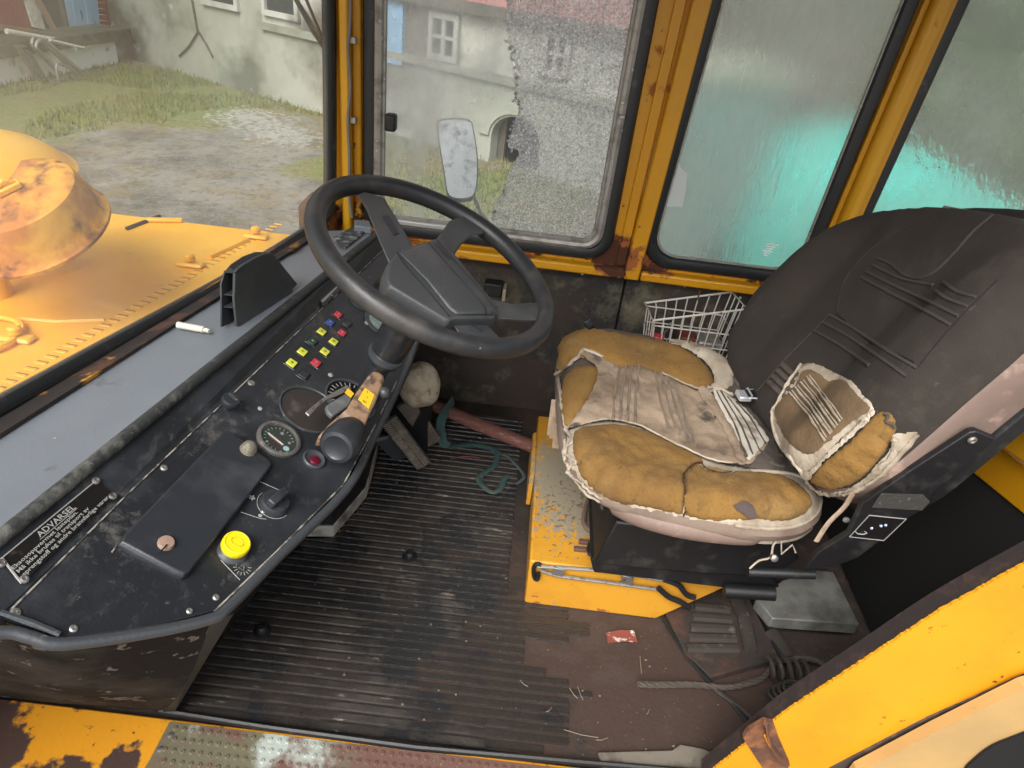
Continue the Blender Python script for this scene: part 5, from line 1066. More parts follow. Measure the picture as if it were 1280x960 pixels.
pedal('accelerator_pedal', 'pedal with straight lengthwise ribs just below the pale stone', (505, 503), (543, 552), .025, m_ped, 's', 1.68, .03)
A, B = P(478, 548, z=.14), P(502, 572, z=.03)
tag(MB().obox(A.lerp(B, .5), (B-A)*.5, V((.018, .012, 0)), V((0, .003, .005))).build('pedal_lever', m_trim, bevel=.002), 'plain dark flat pedal lever under the herringbone pedal', 'lever')
bar = [P(a, b, z=.105) for a, b in ((532, 502), (600, 532), (695, 570))]
bd0 = (bar[2]-bar[0]).normalized(); bs0 = bd0.cross(V((0, 0, 1)))
wb_ = MB().loft([[p+bs0*.022*math.cos(q)*k+V((0, 0, .018*math.sin(q)*k)) for q in (6.283*i/12 for i in range(12))] for p, k in ((bar[0], .9), (bar[0].lerp(bar[1], .5), 1), (bar[1], 1.05), (bar[1].lerp(bar[2], .5), 1.0), (bar[2], .9))])
tag(wb_.build('wooden_handle', m_wood), 'red-brown painted wooden handle lying between the stone and the yellow seat box', 'handle')
stp = thing('green_strap', 'dark green webbing strap looped over the red wooden handle and across the mat', 'strap', P(600, 590, z=0))
q8 = lambda pts: Z(5.818, 480, 440, pts)
MB().tube([P(a, b, z=z) for (a, b), z in zip(q8([(505, 350), (470, 400), (440, 450), (415, 500), (408, 560), (418, 600), (430, 660), (470, 690)]), (.125, .126, .12, .09, .06, .04, .015, .008))], (.014, .0015), 6, flat=V((.3, -1, .2))).build('strap_loop', m_strap, stp)
MB().tube([P(a, b, z=.009) for a, b in sm2(q8([(470, 690), (560, 680), (650, 675), (740, 690), (815, 715), (825, 740)]), 3, False)], (.012, .003), 6, flat=V((0, 0, 1))).build('strap_run', m_strap, stp)
MB().tube([P(a, b, z=.010) for a, b in sm2(q8([(825, 725), (815, 800), (790, 840), (730, 875), (690, 915), (700, 950), (750, 1000), (800, 1020), (850, 990), (870, 930), (900, 900)]), 3, False)], (.009, .003), 6, flat=V((0, 0, 1))).build('strap_run', m_strap, stp)
MB().tube([P(a, b, z=.006) for a, b in sm2(q8([(840, 740), (900, 760), (960, 820), (1010, 880), (1015, 920), (960, 960)]), 3, False)], (.0055, .002), 6, flat=V((0, 0, 1))).build('strap_run', mat('pale_strap', (.06, .085, .085), .8), stp)
c = P(590, 573, z=.004); 
tag(MB().tube([P(a, b, z=.005) for a, b in sm2([(563, 574), (575, 571), (590, 571), (600, 573)], 3, False)], .0012, 5).build('red_string', mat('red_string', (.25, .05, .05), .8)), 'thin red string lying on the mat between the pedals and green strap', 'string')
# black lever at the wall
wlv = thing('wall_lever', 'short black round-ended lever standing by the wall above the seat front', 'lever', P(742, 425, y=1.90))
MB().tube([P(733, 399, y=1.9), P(738, 408, y=1.9)], .014, 12).build('grip', m_dash2, wlv, bevel=.003); MB().tube([P(738, 407, y=1.9), P(750, 440, y=1.9)], .010, 10).build('shaft', m_black, wlv)
# small parts on the wall seen through the wheel
c = P(628, 362, y=2.02); wbk = thing('wall_bracket', 'small black wall box with pale tab seen through the steering wheel', 'bracket', (c.x, 2.03, c.z-.03))
MB().box((c.x-.055, 2.0, c.z-.02), (c.x+.0, 2.044, c.z+.022)).build('box', m_black, wbk, bevel=.004); MB().box((c.x+.002, 1.995, c.z-.028), (c.x+.012, 2.044, c.z+.012)).build('tab', mat('tan_metal', (.30, .24, .16), .6), wbk, bevel=.001)

# ================================================================ SEAT BOX
sbx = thing('seat_box', 'low worn yellow steel seat box under the driver seat', 'box', (.3, 1.45, 0))
y0 = 1.2; fp = [P(655, 755, y=y0), P(820, 773, y=y0), P(912, 735, y=y0), P(662, 701, y=y0)]
fp[0].z = 0; fp[1].z = .0; zt_ = fp[3].z; fp[2].z = zt_
MB().prism(fp, V((0, .60, 0))).build('box_body', m_box, sbx, bevel=.006, seg=3)
MB().prism([V((fp[3].x-.012, y0+.32, .03)), V((fp[3].x, y0+.32, .03)), V((fp[3].x, y0+.32, zt_-.004)), V((fp[3].x-.012, y0+.32, zt_-.01))], V((0, .20, 0))).build('side_flange', m_box, sbx, bevel=.002)
rod = lambda pts, r, m, n, y=1.188: MB().tube([P(a, b, y=y) for a, b in sm2(pts, 4, False)], r, 8).build(n, m, sbx)
rod([(672, 708), (690, 709), (760, 714), (832, 726)], .0042, m_metal, 'rod'); rod([(676, 713), (700, 720), (760, 728), (824, 737)], .0042, m_metal, 'rod')
rod([(830, 724), (848, 731), (858, 743), (869, 747)], .0068, m_seal, 'rubber_grip', 1.184); rod([(823, 735), (836, 746), (850, 752), (862, 760)], .0068, m_seal, 'rubber_grip', 1.184)
rod([(676, 706), (670, 705), (667, 712), (668, 722), (672, 724), (673, 716)], .0050, m_black, 'hook')
for a in ((698, 714), (784, 724)):
    c = P(*a, y=1.186); MB().obox(c, V((.013, 0, -.002)), V((0, .004, 0)), V((.001, 0, .011))).build('rod_clip', m_metal, sbx, bevel=.001)
for q in ((734, 677), (728, 686)):
    c = P(*q, z=zt_+.004); MB().obox(c+V((.05, 0, 0)), V((.07, .003, 0)), V((0, .006, 0)), V((0, 0, .005))).build('slide_rail', mat('rail_brown', (.11, .06, .045), .6, [dict(c=(.2, .14, .10), s=30, lo=.5, hi=.7)]), sbx, bevel=.001)
MB().tube([P(a, b, z=zt_+.02) for a, b in sm2([(736, 622), (731, 640), (730, 655), (740, 664), (756, 668)], 3, False)], .006, 8).build('spring_wire', mat('brown_wire', (.14, .09, .065), .6), sbx)
MB().tube([P(a, b, z=zt_+.035) for a, b in sm2([(765, 660), (748, 668), (738, 680), (737, 692), (748, 695)], 3, False)], .006, 8).build('bail_handle', m_black, sbx)
MB().tube([P(a, b, z=.30) for a, b in [(752, 632), (757, 640), (758, 658)]], .005, 8).build('steel_link', m_metal, sbx)

# ================================================================ SEAT
seat = thing('driver_seat', 'torn driver seat with exposed yellow foam and dark brown backrest', 'seat', (.42, 1.33, .14))
z4 = lambda pts: Z(2.526, 660, 380, pts)
CPL = .475
cush = [P(a, b, z=CPL) for a, b in sm2([(697, 485), (699, 448), (710, 434), (740, 425), (800, 431), (850, 446), (890, 456), (925, 476), (960, 520), (1005, 585), (1024, 618), (1020, 645), (990, 662), (930, 662), (860, 650), (790, 632), (745, 612), (712, 580), (700, 535)], 3)]
ym = 1.33
def chf(p):
    e = abs(p.y-ym)/.33; f = .028*max(0, (e-.35)/.65)**.8 if e > .35 else 0
    return f+.012*max(0, (.30-p.x)/.2) + .004*noise.noise(p*12)
cmb = puff(cush, (0, 0, 1), .022, .05, .026, .022, chf)
cmb.build('cushion', m_dark2, seat)
cb3 = sum(cush, V((0, 0, 0)))/len(cush)
MB().loft([[cb3+(p-cb3)*1.00+V((0, 0, -.026)) for p in cush], [cb3+(p-cb3)*1.01+V((0, 0, -.022)) for p in cush], [cb3+(p-cb3)*1.02+V((0, 0, -.008)) for p in cush], [cb3+(p-cb3)*1.0+V((0, 0, .006)) for p in cush]]).build('cushion_shell', m_hem, seat)
cv = bvh_of([cmb])
def rid(lines, w=1.5, a=.0035):
    segs = [((z4([p])[0]), (z4([q])[0])) for p, q in lines]
    def f(x, y):
        s = 0
        for (ax, ay), (bx, by) in segs:
            dx, dy = bx-ax, by-ay; t = max(0, min(1, ((x-ax)*dx+(y-ay)*dy)/(dx*dx+dy*dy))); d = math.hypot(ax+t*dx-x, ay+t*dy-y)
            s = max(s, a*math.exp(-(d/w)**2))
        return s
    return f
def P_(name, pts, m, conv=z4, bv=cv, **k):
    return patch(conv(pts), bv, **k).build(name, m, seat, ang=60)
fo1 = [(150, 408), (215, 388), (300, 388), (370, 405), (440, 440), (540, 490), (560, 515), (640, 532), (760, 540), (830, 560), (880, 600), (884, 640), (850, 672), (780, 684), (700, 678), (600, 684), (500, 668), (400, 646), (280, 622), (200, 575), (155, 505)]
P_('near_bolster_lining', [(130, 400), (215, 375), (320, 378), (440, 425), (540, 470), (640, 515), (760, 525), (850, 545), (905, 575), (925, 620), (905, 670), (840, 705), (740, 712), (640, 700), (500, 682), (380, 658), (270, 632), (180, 585), (130, 505)], m_cream2, h=.004, w=5, sp=7, nz=.002)
tv = [((545, 515), (520, 520)), ((520, 520), (490, 548)), ((490, 548), (494, 610)), ((494, 610), (492, 672)), ((545, 518), (565, 538)), ((565, 538), (640, 545))]
P_('near_bolster_foam', fo1, m_foam, h=.012, w=18, sp=3.2, nz=.0045, nsc=45, off=.004, ridge=lambda x, y: -rid(tv, 2.2, .013)(x, y)+.004*math.exp(-((x-985/1.0+60)/60)**2)*0)
P_('far_bolster_foam', [(98, 180), (108, 120), (150, 92), (200, 84), (290, 98), (400, 115), (480, 140), (545, 180), (580, 228), (580, 262), (545, 284), (480, 262), (420, 245), (340, 220), (280, 210), (220, 188), (165, 172), (125, 200), (103, 232)], m_foam, h=.018, w=14, sp=5, nz=.006, nsc=40, off=.003)
P_('far_bolster_cover', [(440, 122), (510, 130), (590, 163), (640, 205), (650, 240), (630, 278), (590, 290), (556, 282), (582, 258), (578, 222), (540, 178), (490, 148)], m_cream2, h=.010, w=6, sp=5, nz=.003, off=.010)
P_('front_strip_foam', [(112, 350), (118, 245), (158, 203), (218, 212), (206, 272), (172, 338), (132, 402)], m_foam, h=.010, w=8, sp=5, off=.006)
P_('rear_seat_cloth', [(640, 195), (700, 235), (740, 290), (790, 370), (815, 440), (850, 500), (880, 548), (800, 534), (700, 522), (600, 480), (560, 300), (600, 270)], m_dark2, h=.008, w=6, sp=5, nz=.007, nsc=38, off=.004)
def S_(name, pts, r, m, conv=z4, bv=cv, off=.01, jit=0, closed=False):
    s_ = strand(conv(pts), bv, r, 6, off, closed, 5, jit)
    if s_.v: return s_.build(name, m, seat)
m_pleat = mat('pleat_cloth', (.20, .155, .115), .9, [dict(c=(.10, .08, .06), s=20, lo=.5, hi=.65)], bump=(280, .7))
rl = [((285, 215), (262, 385)), ((305, 213), (285, 388)), ((325, 210), (308, 392)), ((345, 212), (333, 396)), ((395, 232), (440, 420)), ((415, 238), (470, 440)), ((435, 248), (500, 455)), ((455, 258), (520, 465))]
P_('torn_seat_cloth', [(132, 404), (172, 335), (206, 270), (216, 215), (165, 170), (172, 158), (235, 182), (290, 212), (350, 208), (420, 235), (470, 262), (530, 285), (590, 300), (640, 335), (690, 385), (740, 440), (750, 455), (720, 500), (690, 522), (640, 518), (580, 510), (500, 478), (420, 437), (340, 397), (260, 380), (190, 388)], m_cloth, h=.0035, w=4, sp=3.2, nz=.004, nsc=55, off=.012, ridge=rid(rl, 1.5, .0045))
wl2 = [((560, 290), (690, 515)), ((600, 300), (735, 470))]
P_('white_lining', [(575, 292), (605, 296), (640, 318), (680, 355), (722, 405), (752, 448), (735, 470), (700, 512), (684, 518), (670, 480), (640, 420), (600, 350)], m_lining, h=.003, w=3, sp=3, nz=.002, off=.020, ridge=rid([((600, 305), (705, 500)), ((625, 315), (725, 485)), ((650, 335), (742, 465))], 1.3, -.006))
P_('frayed_lining', [(530, 285), (560, 284), (600, 350), (640, 425), (668, 485), (682, 520), (655, 515), (640, 480), (610, 420), (575, 355), (545, 320)], m_cloth, h=.003, w=3, sp=3.5, nz=.005, nsc=70, off=.019)

for (p, q) in rl: S_('cloth_pleat', [p, ((p[0]+q[0])/2-4, (p[1]+q[1])/2), q], .0030, m_pleat, off=.0185, jit=.25)
for (p, q) in (((600, 300), (700, 505)), ((622, 318), (720, 490)), ((648, 335), (738, 468)), ((585, 300), (682, 512))): S_('lining_groove', [p, ((p[0]+q[0])/2+6, (p[1]+q[1])/2-6), q], .0020, m_dark2, off=.0235, jit=.4)
m_fray = m_cream2
S_('torn_edge', [(98, 235), (118, 220), (150, 190), (175, 160), (235, 182)], .004, m_fray, off=.014, jit=.8)
S_('torn_edge', [(100, 240), (110, 300), (118, 360), (128, 410)], .004, m_fray, off=.006, jit=1)
S_('torn_edge', [(128, 405), (150, 440), (125, 470), (155, 500), (135, 530), (175, 560), (200, 585), (240, 610)], .003, m_fray, off=.008, jit=1)
S_('torn_edge', [(120, 430), (118, 480), (140, 530), (180, 590), (230, 622)], .0035, m_fray, off=.003, jit=1)
S_('torn_edge', [(560, 286), (600, 292), (640, 312)], .004, m_fray, off=.022, jit=1)
S_('torn_edge', [(700, 532), (780, 536), (850, 548), (905, 585), (918, 622), (900, 668), (840, 700), (740, 708), (650, 695)], .0035, m_fray, off=.004)
S_('torn_edge', [(190, 388), (260, 381), (340, 398), (420, 438), (500, 480), (580, 512), (640, 520)], .0022, m_fray, off=.015, jit=.6)
S_('torn_edge', [(420, 235), (480, 264), (545, 290)], .0022, m_fray, off=.017, jit=.6)
S_('foam_tear', [(545, 515), (520, 520), (498, 540), (486, 560), (492, 600), (494, 650), (488, 668)], .0016, mat('foam_dark_tear', (.035, .02, .008), .95), off=.012, jit=.3)
S_('foam_tear', [(545, 518), (560, 535), (600, 548), (640, 546)], .0012, MATS['foam_dark_tear'], off=.012, jit=.3)
P_('foam_stain', [(650, 638), (665, 628), (690, 640), (705, 655), (690, 662), (665, 655)], mat('dark_stain', (.07, .05, .045), .9), h=.002, w=3, sp=3, off=.020)
MB().tube([P(a, b+5, z=.448) for a, b in sm2(z4([(262, 618), (330, 655), (420, 684), (520, 706), (620, 718), (690, 722), (740, 718)]), 3, False)], [(.008, .010), *[(.014, .019)]*16, (.010, .014), (.006, .008)], 10).build('vinyl_piping', m_pink, seat)
MB().tube([P(a, b, z=.437) for a, b in sm2(z4([(660, 715), (700, 735), (770, 742), (850, 730), (890, 705)]), 3, False)], (.006, .012), 6).build('torn_hem', m_cream2, seat)
fr = MB()
for q in ((698, 520, 693, 548), (696, 500, 690, 545), (700, 530, 697, 560)): fr.tube([P(q[0], q[1], z=.47), P(q[2], q[3], z=.41)], (.012, .002), 6)
fr.build('hanging_cloth', m_cloth, seat)
for k, ln in enumerate(([(655, 215), (700, 262), (735, 320), (770, 385), (800, 430)], [(640, 245), (690, 300), (725, 360), (765, 430), (790, 500)], [(700, 300), (740, 380), (780, 400), (800, 470), (830, 530)], [(720, 290), (765, 330), (790, 400), (830, 470), (860, 530)], [(700, 470), (740, 490), (770, 520), (800, 530)], [(750, 440), (790, 455), (815, 500)])):
    S_('cloth_fold', ln, [.005, .007, .006, .008, .005, .006][k], m_dark2, off=.012, jit=.6)
# mechanism below the cushion
zb = zt_
lwr = P(742, 712, y=1.08); rgt_ = P(985, 722, y=1.08)
MB().prism([P(742, 705, y=1.12), P(770, 652, y=1.12), P(990, 680, y=1.12), P(1000, 700, y=1.12), P(965, 722, y=1.12), P(880, 718, y=1.12)], V((0, .46, 0))).build('suspension_housing', m_black, seat, bevel=.005)
MB().prism([P(738, 700, y=1.14), P(752, 690, y=1.14), P(960, 715, y=1.14), P(975, 735, y=1.14), P(930, 738, y=1.14), P(742, 716, y=1.14)], V((0, .40, 0))).build('slide_base', m_black, seat, bevel=.004)
MB().tube([P(905, 738, y=1.12), P(968, 742, y=1.12)], .016, 12).build('slide_handle', m_black, seat)
MB().tube([P(935, 715, y=1.04), P(1018, 718, y=1.04)], .010, 12).build('recline_lever', m_seal, seat)
MB().tube([P(a, b, y=1.03) for a, b in sm2(z4([(700, 835), (730, 810), (765, 800), (775, 760), (800, 735)]), 3, False)], .0022, 5).build('loose_thread', m_cream2, seat)
MB().tube([P(a, b, y=1.03) for a, b in z4([(740, 740), (800, 745), (800, 790), (835, 760), (845, 785)])], .0018, 5).build('loose_thread', m_cream2, seat)
MB().tube([P(a, b, y=1.0) for a, b in sm2(z4([(1028, 592), (1000, 640), (950, 690), (910, 750)]), 3, False)], (.005, .002), 6).build('hanging_strip', m_cloth, seat)
for q in ((968, 698),): MB().lathe(P(*q, y=1.02), (0, -1, .3), [(.007, -.006), (.007, .002), (.004, .004), (0, .004)], 12).build('bolt', m_metal, seat)
MB().ball(P(1058, 650, y=1.05), (.007, .005, .006), 10, 8).build('white_cap', m_print, seat)
# backrest
TB = math.radians(25); nB = V((-math.cos(TB), 0, math.sin(TB))); pB = V((.55, 1.3, .5))
bp = lambda px, py, o=0: P(px, py, p0=pB+nB*o, n=nB)
bo_ = [(924, 484), (926, 450), (942, 414), (968, 376), (1006, 338), (1050, 303), (1094, 276), (1140, 262), (1190, 261), (1250, 268), (1310, 285), (1345, 325), (1325, 385), (1282, 436), (1205, 503), (1145, 556), (1100, 592), (1055, 609), (1015, 606), (985, 565), (950, 525)]
b3 = [bp(a, b) for a, b in sm2(bo_, 3)]; upB = V((math.sin(TB), 0, math.cos(TB)))
def bhf(p):
    e = abs(p.y-1.34)/.34; s = (p-pB).dot(upB)
    f = .045*max(0, min(1, (e-.42)/.3))*(1-max(0, min(1, (s-.45)/.2)))
    return f-.012*math.exp(-((s-.22)/.05)**2)*(1-min(1, e*1.5))+.006*noise.noise(p*7)+.003*noise.noise(p*17)
bmb = puff(b3, nB, .040, .075, .02, .016, bhf)
bmb.build('backrest', m_dark, seat, ang=70)
bc = sum(b3, V((0, 0, 0)))/len(b3)
MB().loft([[p-nB*.004 for p in b3], [bc+(p-bc)*1.015-nB*.012 for p in b3], [bc+(p-bc)*1.0-nB*.05 for p in b3], [bc+(p-bc)*.97-nB*.095 for p in b3], [bc+(p-bc)*.93-nB*.10 for p in b3]]).build('backrest_shell', m_pink, seat, ang=50)
MB().loft([[bc+(p-bc)*.99-nB*.088 for p in b3], [bc+(p-bc)*1.005-nB*.092 for p in b3], [bc+(p-bc)*1.0-nB*.118 for p in b3], [bc+(p-bc)*.9-nB*.125 for p in b3]]).build('rear_shell', m_black, seat, ang=50)
bb = bvh_of([bmb])
z5 = lambda pts: Z(3, 880, 240, pts)
m_ridge = mat('dusty_ridge_fabric', (.046, .039, .034), .95, bump=(420, .7))
def SB(pts, r=(.0035, .0022), m=m_ridge, off=.0008, name='stitched_ridge', jit=0, conv=z5):
    if isinstance(r, tuple): r = r[0]
    s_ = strand(conv(pts), bb, r, 6, off, False, 5, jit)
    if s_.v: return s_.build(name, m, seat)
for ln in ([(590, 320), (700, 380), (800, 430), (925, 498)], [(610, 300), (720, 355), (830, 405), (955, 465)], [(635, 275), (740, 325), (860, 350)], [(650, 250), (700, 270), (770, 320), (850, 310), (930, 240), (1010, 150), (1080, 90)],
           [(870, 370), (910, 400), (990, 430)], [(900, 340), (950, 375), (1020, 395)], [(470, 460), (560, 510), (680, 590), (800, 660)], [(450, 490), (540, 540), (660, 620), (760, 690)], [(415, 520), (520, 580), (620, 650)]):
    SB(ln, .0032)
SB([(470, 460), (400, 530), (320, 610), (240, 700), (200, 745)], .002, m_ridge, -.0005, 'seam')
SB([(500, 455), (520, 350), (580, 260), (700, 160), (850, 90)], .0025, m_dark, .0, 'seam')
SB([(800, 660), (880, 560), (990, 440), (1100, 330)], .0015, m_groove, -.0007, 'seam')
SB([(500, 460), (620, 560), (740, 615), (790, 640)], .002, m_groove, -.0008, 'seam')
for i in range(4): SB([(245+i*17, 715-i*22), (285+i*17, 752-i*22), (318+i*14, 778-i*30)], .007, m_dark2, .0, 'pleat')
def PB(name, pts, m, conv=z4, **k): return patch(conv(pts), bb, **k).build(name, m, seat, ang=60)
PB('torn_back_lining', [(868, 195), (905, 190), (960, 213), (1030, 250), (1060, 288), (1097, 330), (1060, 370), (985, 432), (905, 522), (880, 545), (845, 500), (800, 455), (778, 385), (780, 330), (838, 250)], m_cream2, h=.002, w=4, sp=4, nz=.002, off=.003)
PB('back_centre_foam', [(868, 225), (890, 210), (925, 225), (960, 248), (1005, 245), (1040, 285), (1085, 330), (1030, 375), (960, 430), (910, 468), (868, 466), (822, 428), (795, 375), (790, 325), (850, 262)], m_foam2, h=.002, w=4, sp=4, nz=.002, off=.006)
PB('back_side_foam', [(1095, 352), (1140, 342), (1160, 375), (1152, 420), (1105, 492), (1040, 555), (965, 584), (912, 572), (892, 545), (950, 490), (1030, 425)], m_foam, h=.006, w=10, sp=3.2, nz=.004, off=.002)
PB('torn_back_cover', [(1150, 410), (1190, 405), (1228, 402), (1180, 460), (1110, 532), (1060, 565), (1000, 598), (940, 602), (890, 575), (880, 548), (905, 575), (960, 590), (1040, 565), (1100, 505), (1145, 450)], m_cream2, h=.003, w=3, sp=4, nz=.003, off=.004)
PB('torn_back_edge', [(880, 520), (905, 515), (985, 440), (1080, 350), (1095, 335), (1100, 350), (1030, 420), (950, 485), (890, 548)], m_cream2, h=.004, w=3, sp=3.5, nz=.003, off=.009)
for i in range(4):
    SB([(838+i*18, 285-i*16), (890+i*18, 350-i*16), (950+i*16, 430-i*18)], .0022, m_cream2, .011, 'cream_stitching', .3, z4)
    SB([(846+i*18, 280-i*16), (898+i*18, 345-i*16), (958+i*16, 424-i*18)], .0014, m_cream2, .011, 'cream_stitching', .3, z4)
SB([(868, 195), (830, 250), (795, 310), (778, 345), (782, 390), (815, 455), (850, 500), (885, 545)], .0035, m_cream2, .006, 'torn_edge', .8, z4)
SB([(1130, 340), (1145, 350), (1135, 365), (1155, 380)], .0025, m_dark2, .012, 'torn_edge', 1, z4)
SB([(1150, 415), (1160, 440), (1145, 470), (1110, 510)], .004, m_cream2, .010, 'torn_edge', 1, z4)
SB([(910, 600), (985, 600), (1055, 572), (1120, 530), (1180, 465), (1225, 410)], .004, m_cream2, .004, 'torn_edge', .8, z4)
# second upholstered top behind and grey piping
tp2 = [bp(a, b, -.07) for a, b in sm2([(1190, 262), (1240, 258), (1300, 265), (1360, 300), (1360, 380), (1240, 330), (1200, 290)], 3)]
MB().prism(tp2, nB*-.03).build('back_cushion_rear', m_dark, seat, bevel=.008)
MB().tube([bp(a, b, -.02) for a, b in [(1180, 259), (1230, 268), (1262, 274), (1330, 290)]], .0035, 6).build('grey_piping', mat('grey_piping', (.22, .20, .19), .6), seat)
# belt buckle
l, n_ = hit(934, 494, bvh_of([cmb, bmb]))
bkl = thing('belt_buckle', 'silver and black seat belt buckle lying at the rear of the torn cushion', 'buckle', l)
bk1, bk2 = P(921, 494, p0=l+V((0, 0, .02)), n=V((0, 0, 1))), P(950, 496, p0=l+V((0, 0, .02)), n=V((0, 0, 1))); d = (bk2-bk1).normalized(); s_ = d.cross(V((0, 0, 1))).normalized()
MB().obox(bk1.lerp(bk2, .28), d*.014, s_*.017, V((0, 0, .006))).build('chrome_plate', m_chrome, bkl, bevel=.003)
MB().obox(bk1.lerp(bk2, .68), d*.016, s_*.016, V((0, 0, .009))).build('buckle_body', m_black, bkl, bevel=.003)
MB().tube([bk1.lerp(bk2, .45)+s_*.017+V((0, 0, .006)), bk1.lerp(bk2, .98)+s_*.019+V((0, 0, .006))], .002, 6).tube([bk1.lerp(bk2, .45)-s_*.017+V((0, 0, .006)), bk1.lerp(bk2, .98)-s_*.019+V((0, 0, .006))], .002, 6).tube([bk1.lerp(bk2, .5)-s_*.016+V((0, 0, .011)), bk1.lerp(bk2, .5)+s_*.016+V((0, 0, .011))], .002, 6).build('chrome_frame', m_chrome, bkl)
# side plate
APn = Plane(P(1215, 550, y=.955), P(1246, 550, y=.955), P(1050, 700, y=.985))
z6 = lambda pts: Z(3.43, 1040, 440, pts)
sp0 = z6([(590, 345), (620, 340), (705, 375), (600, 482), (470, 572), (375, 685), (310, 722), (220, 800), (110, 885), (0, 925), (-120, 935), (-60, 860), (70, 780), (130, 650), (350, 500)])
sp3 = MB().prism([APn(a, b) for a, b in sp0], APn.n*-.012).build('side_plate', m_black, seat, bevel=.002)
MB().lathe(APn(*z6([(600, 377)])[0], .001), APn.n, [(.007, 0), (.007, .002), (.004, .004), (.0035, .002), (0, .002)], 16).build('plate_rivet', m_metal, sp3)
dl = z6([(75, 792), (160, 700), (318, 716), (222, 808)])
MB().tube([APn(a, b, .001) for a, b in dl], .0012, 4, closed=True).build('data_plate_rim', mat('dim_print', (.22, .22, .22), .6), sp3)
MB().prism([APn(a, b, .0008) for a, b in dl], APn.n*.0003).build('data_plate', m_platew, sp3, smooth=False)
A = APn(*z6([(100, 775)])[0], .0022); 
MB().tube([APn(*z6([(a, b)])[0], .002) for a, b in ((100, 770), (108, 779), (135, 782), (150, 776), (140, 770))], .0009, 4).build('data_plate_symbol', m_print, sp3)
for q in ((170, 755), (210, 745), (230, 742)): MB().ball(APn(*z6([q])[0], .001), .0028, 6, 5).build('data_plate_symbol', mat('bluish_print', (.4, .45, .6), .5), sp3)
MB().prism([APn(a, b, .001) for a, b in z6([(210, 605), (390, 610), (420, 640), (385, 678), (170, 665)])], APn.n*.001).build('rough_patch', mat('rough_grey', (.035, .033, .030), .95, [dict(c=(.14, .13, .12), s=90, lo=.58, hi=.7)], bump=(160, 1)), sp3, smooth=False)

# ================================================================ WIRE BASKET
bk_ = thing('wire_basket', 'rusty white wire basket hanging on the black wall between seat and side window', 'basket', P(870, 450, y=1.97))
zk = lambda a, b: (780+a/6.856, 340+b/6.856)
A0, A1 = P(*zk(178, 266), y=2.035), P(*zk(925, 172), y=2.035); F0, F1 = P(*zk(250, 415), y=1.90), P(*zk(1060, 318), y=1.90)
z0_ = P(*zk(905, 775), y=1.93).z; zm = P(*zk(975, 535), y=1.915).z; zq = P(*zk(945, 655), y=1.925).z
def rg4(z, ins): 
    c = (A0+A1+F0+F1)/4; out = []
    for p in (A0, A1, F1, F0): q = V((p.x, p.y, z)); out.append(V((c.x+(q.x-c.x)*ins, c.y+(q.y-c.y)*ins if p.y < 2 else 2.035, z)))
    return out
R0 = [A0, A1, F1, F0]; R1 = rg4(zm, .93); R2 = rg4(zq, .90); R3 = rg4(z0_, .86)
MB().tube(R0, .0034, 6, closed=True).build('rim_wire', m_white, bk_)
for r in (R1, R2, R3): MB().tube(r, .0022, 6, closed=True).build('hoop_wire', m_white, bk_)
def wires(i, j, n):
    for k in range(n+1):
        t = k/n; MB().tube([R0[i].lerp(R0[j], t), R1[i].lerp(R1[j], t), R2[i].lerp(R2[j], t), R3[i].lerp(R3[j], t)], .0020, 5).build('upright_wire', m_white, bk_)
wires(0, 1, 8); wires(3, 2, 9)
for k in range(1, 4):
    t = k/4
    for i, j in ((0, 3), (1, 2)): MB().tube([R0[i].lerp(R0[j], t), R1[i].lerp(R1[j], t), R3[i].lerp(R3[j], t)], .0020, 5).build('upright_wire', m_white, bk_)
for k in range(10):
    t = k/9; MB().tube([R3[0].lerp(R3[1], t), R3[3].lerp(R3[2], t)], .0018, 5).build('floor_wire', m_white, bk_)
hk_ = P(*zk(650, 165), y=2.03); MB().tube([hk_+V((0, 0, -.03)), hk_, hk_+V((.006, -.004, .006)), hk_+V((0, -.006, .012)), hk_+V((-.006, -.004, .006)), hk_], .0025, 6).build('rusty_hook', m_rust, bk_)
mz = z0_+.004
g1 = MB().box((lerp(R3[3].x, R3[2].x, .62), R3[3].y+.015, mz), (R3[2].x-.012, 2.02, mz+.055)).build('grey_case', m_alu, bevel=.005); tag(g1, 'small grey case at the right end inside the wire basket', 'case')
g2 = MB().box((lerp(R3[3].x, R3[2].x, .36), R3[3].y+.02, mz), (lerp(R3[3].x, R3[2].x, .58), 1.99, mz+.06)).build('red_carton', mat('dark_red_carton', (.16, .03, .02), .6, [dict(c=(.05, .03, .02), s=30, lo=.5, hi=.6)]), bevel=.003); tag(g2, 'dark red brown carton in the middle of the wire basket', 'carton')
c = P(822, 424, y=1.94); g3 = MB().box((c.x-.014, 1.925, mz), (c.x+.016, 1.955, c.z+.014)).build('red_tube', m_redp, bevel=.004); tag(g3, 'small bright red container at the left end inside the wire basket', 'container')
g4 = MB().tube([P(a, b, y=1.92) for a, b in sm2([zk(345, 560), zk(350, 500), zk(380, 450), zk(410, 435), zk(385, 480), zk(350, 520)], 3, False)], .0012, 5).build('loose_wire', m_metal); tag(g4, 'thin loose curl of wire inside the wire basket', 'wire')

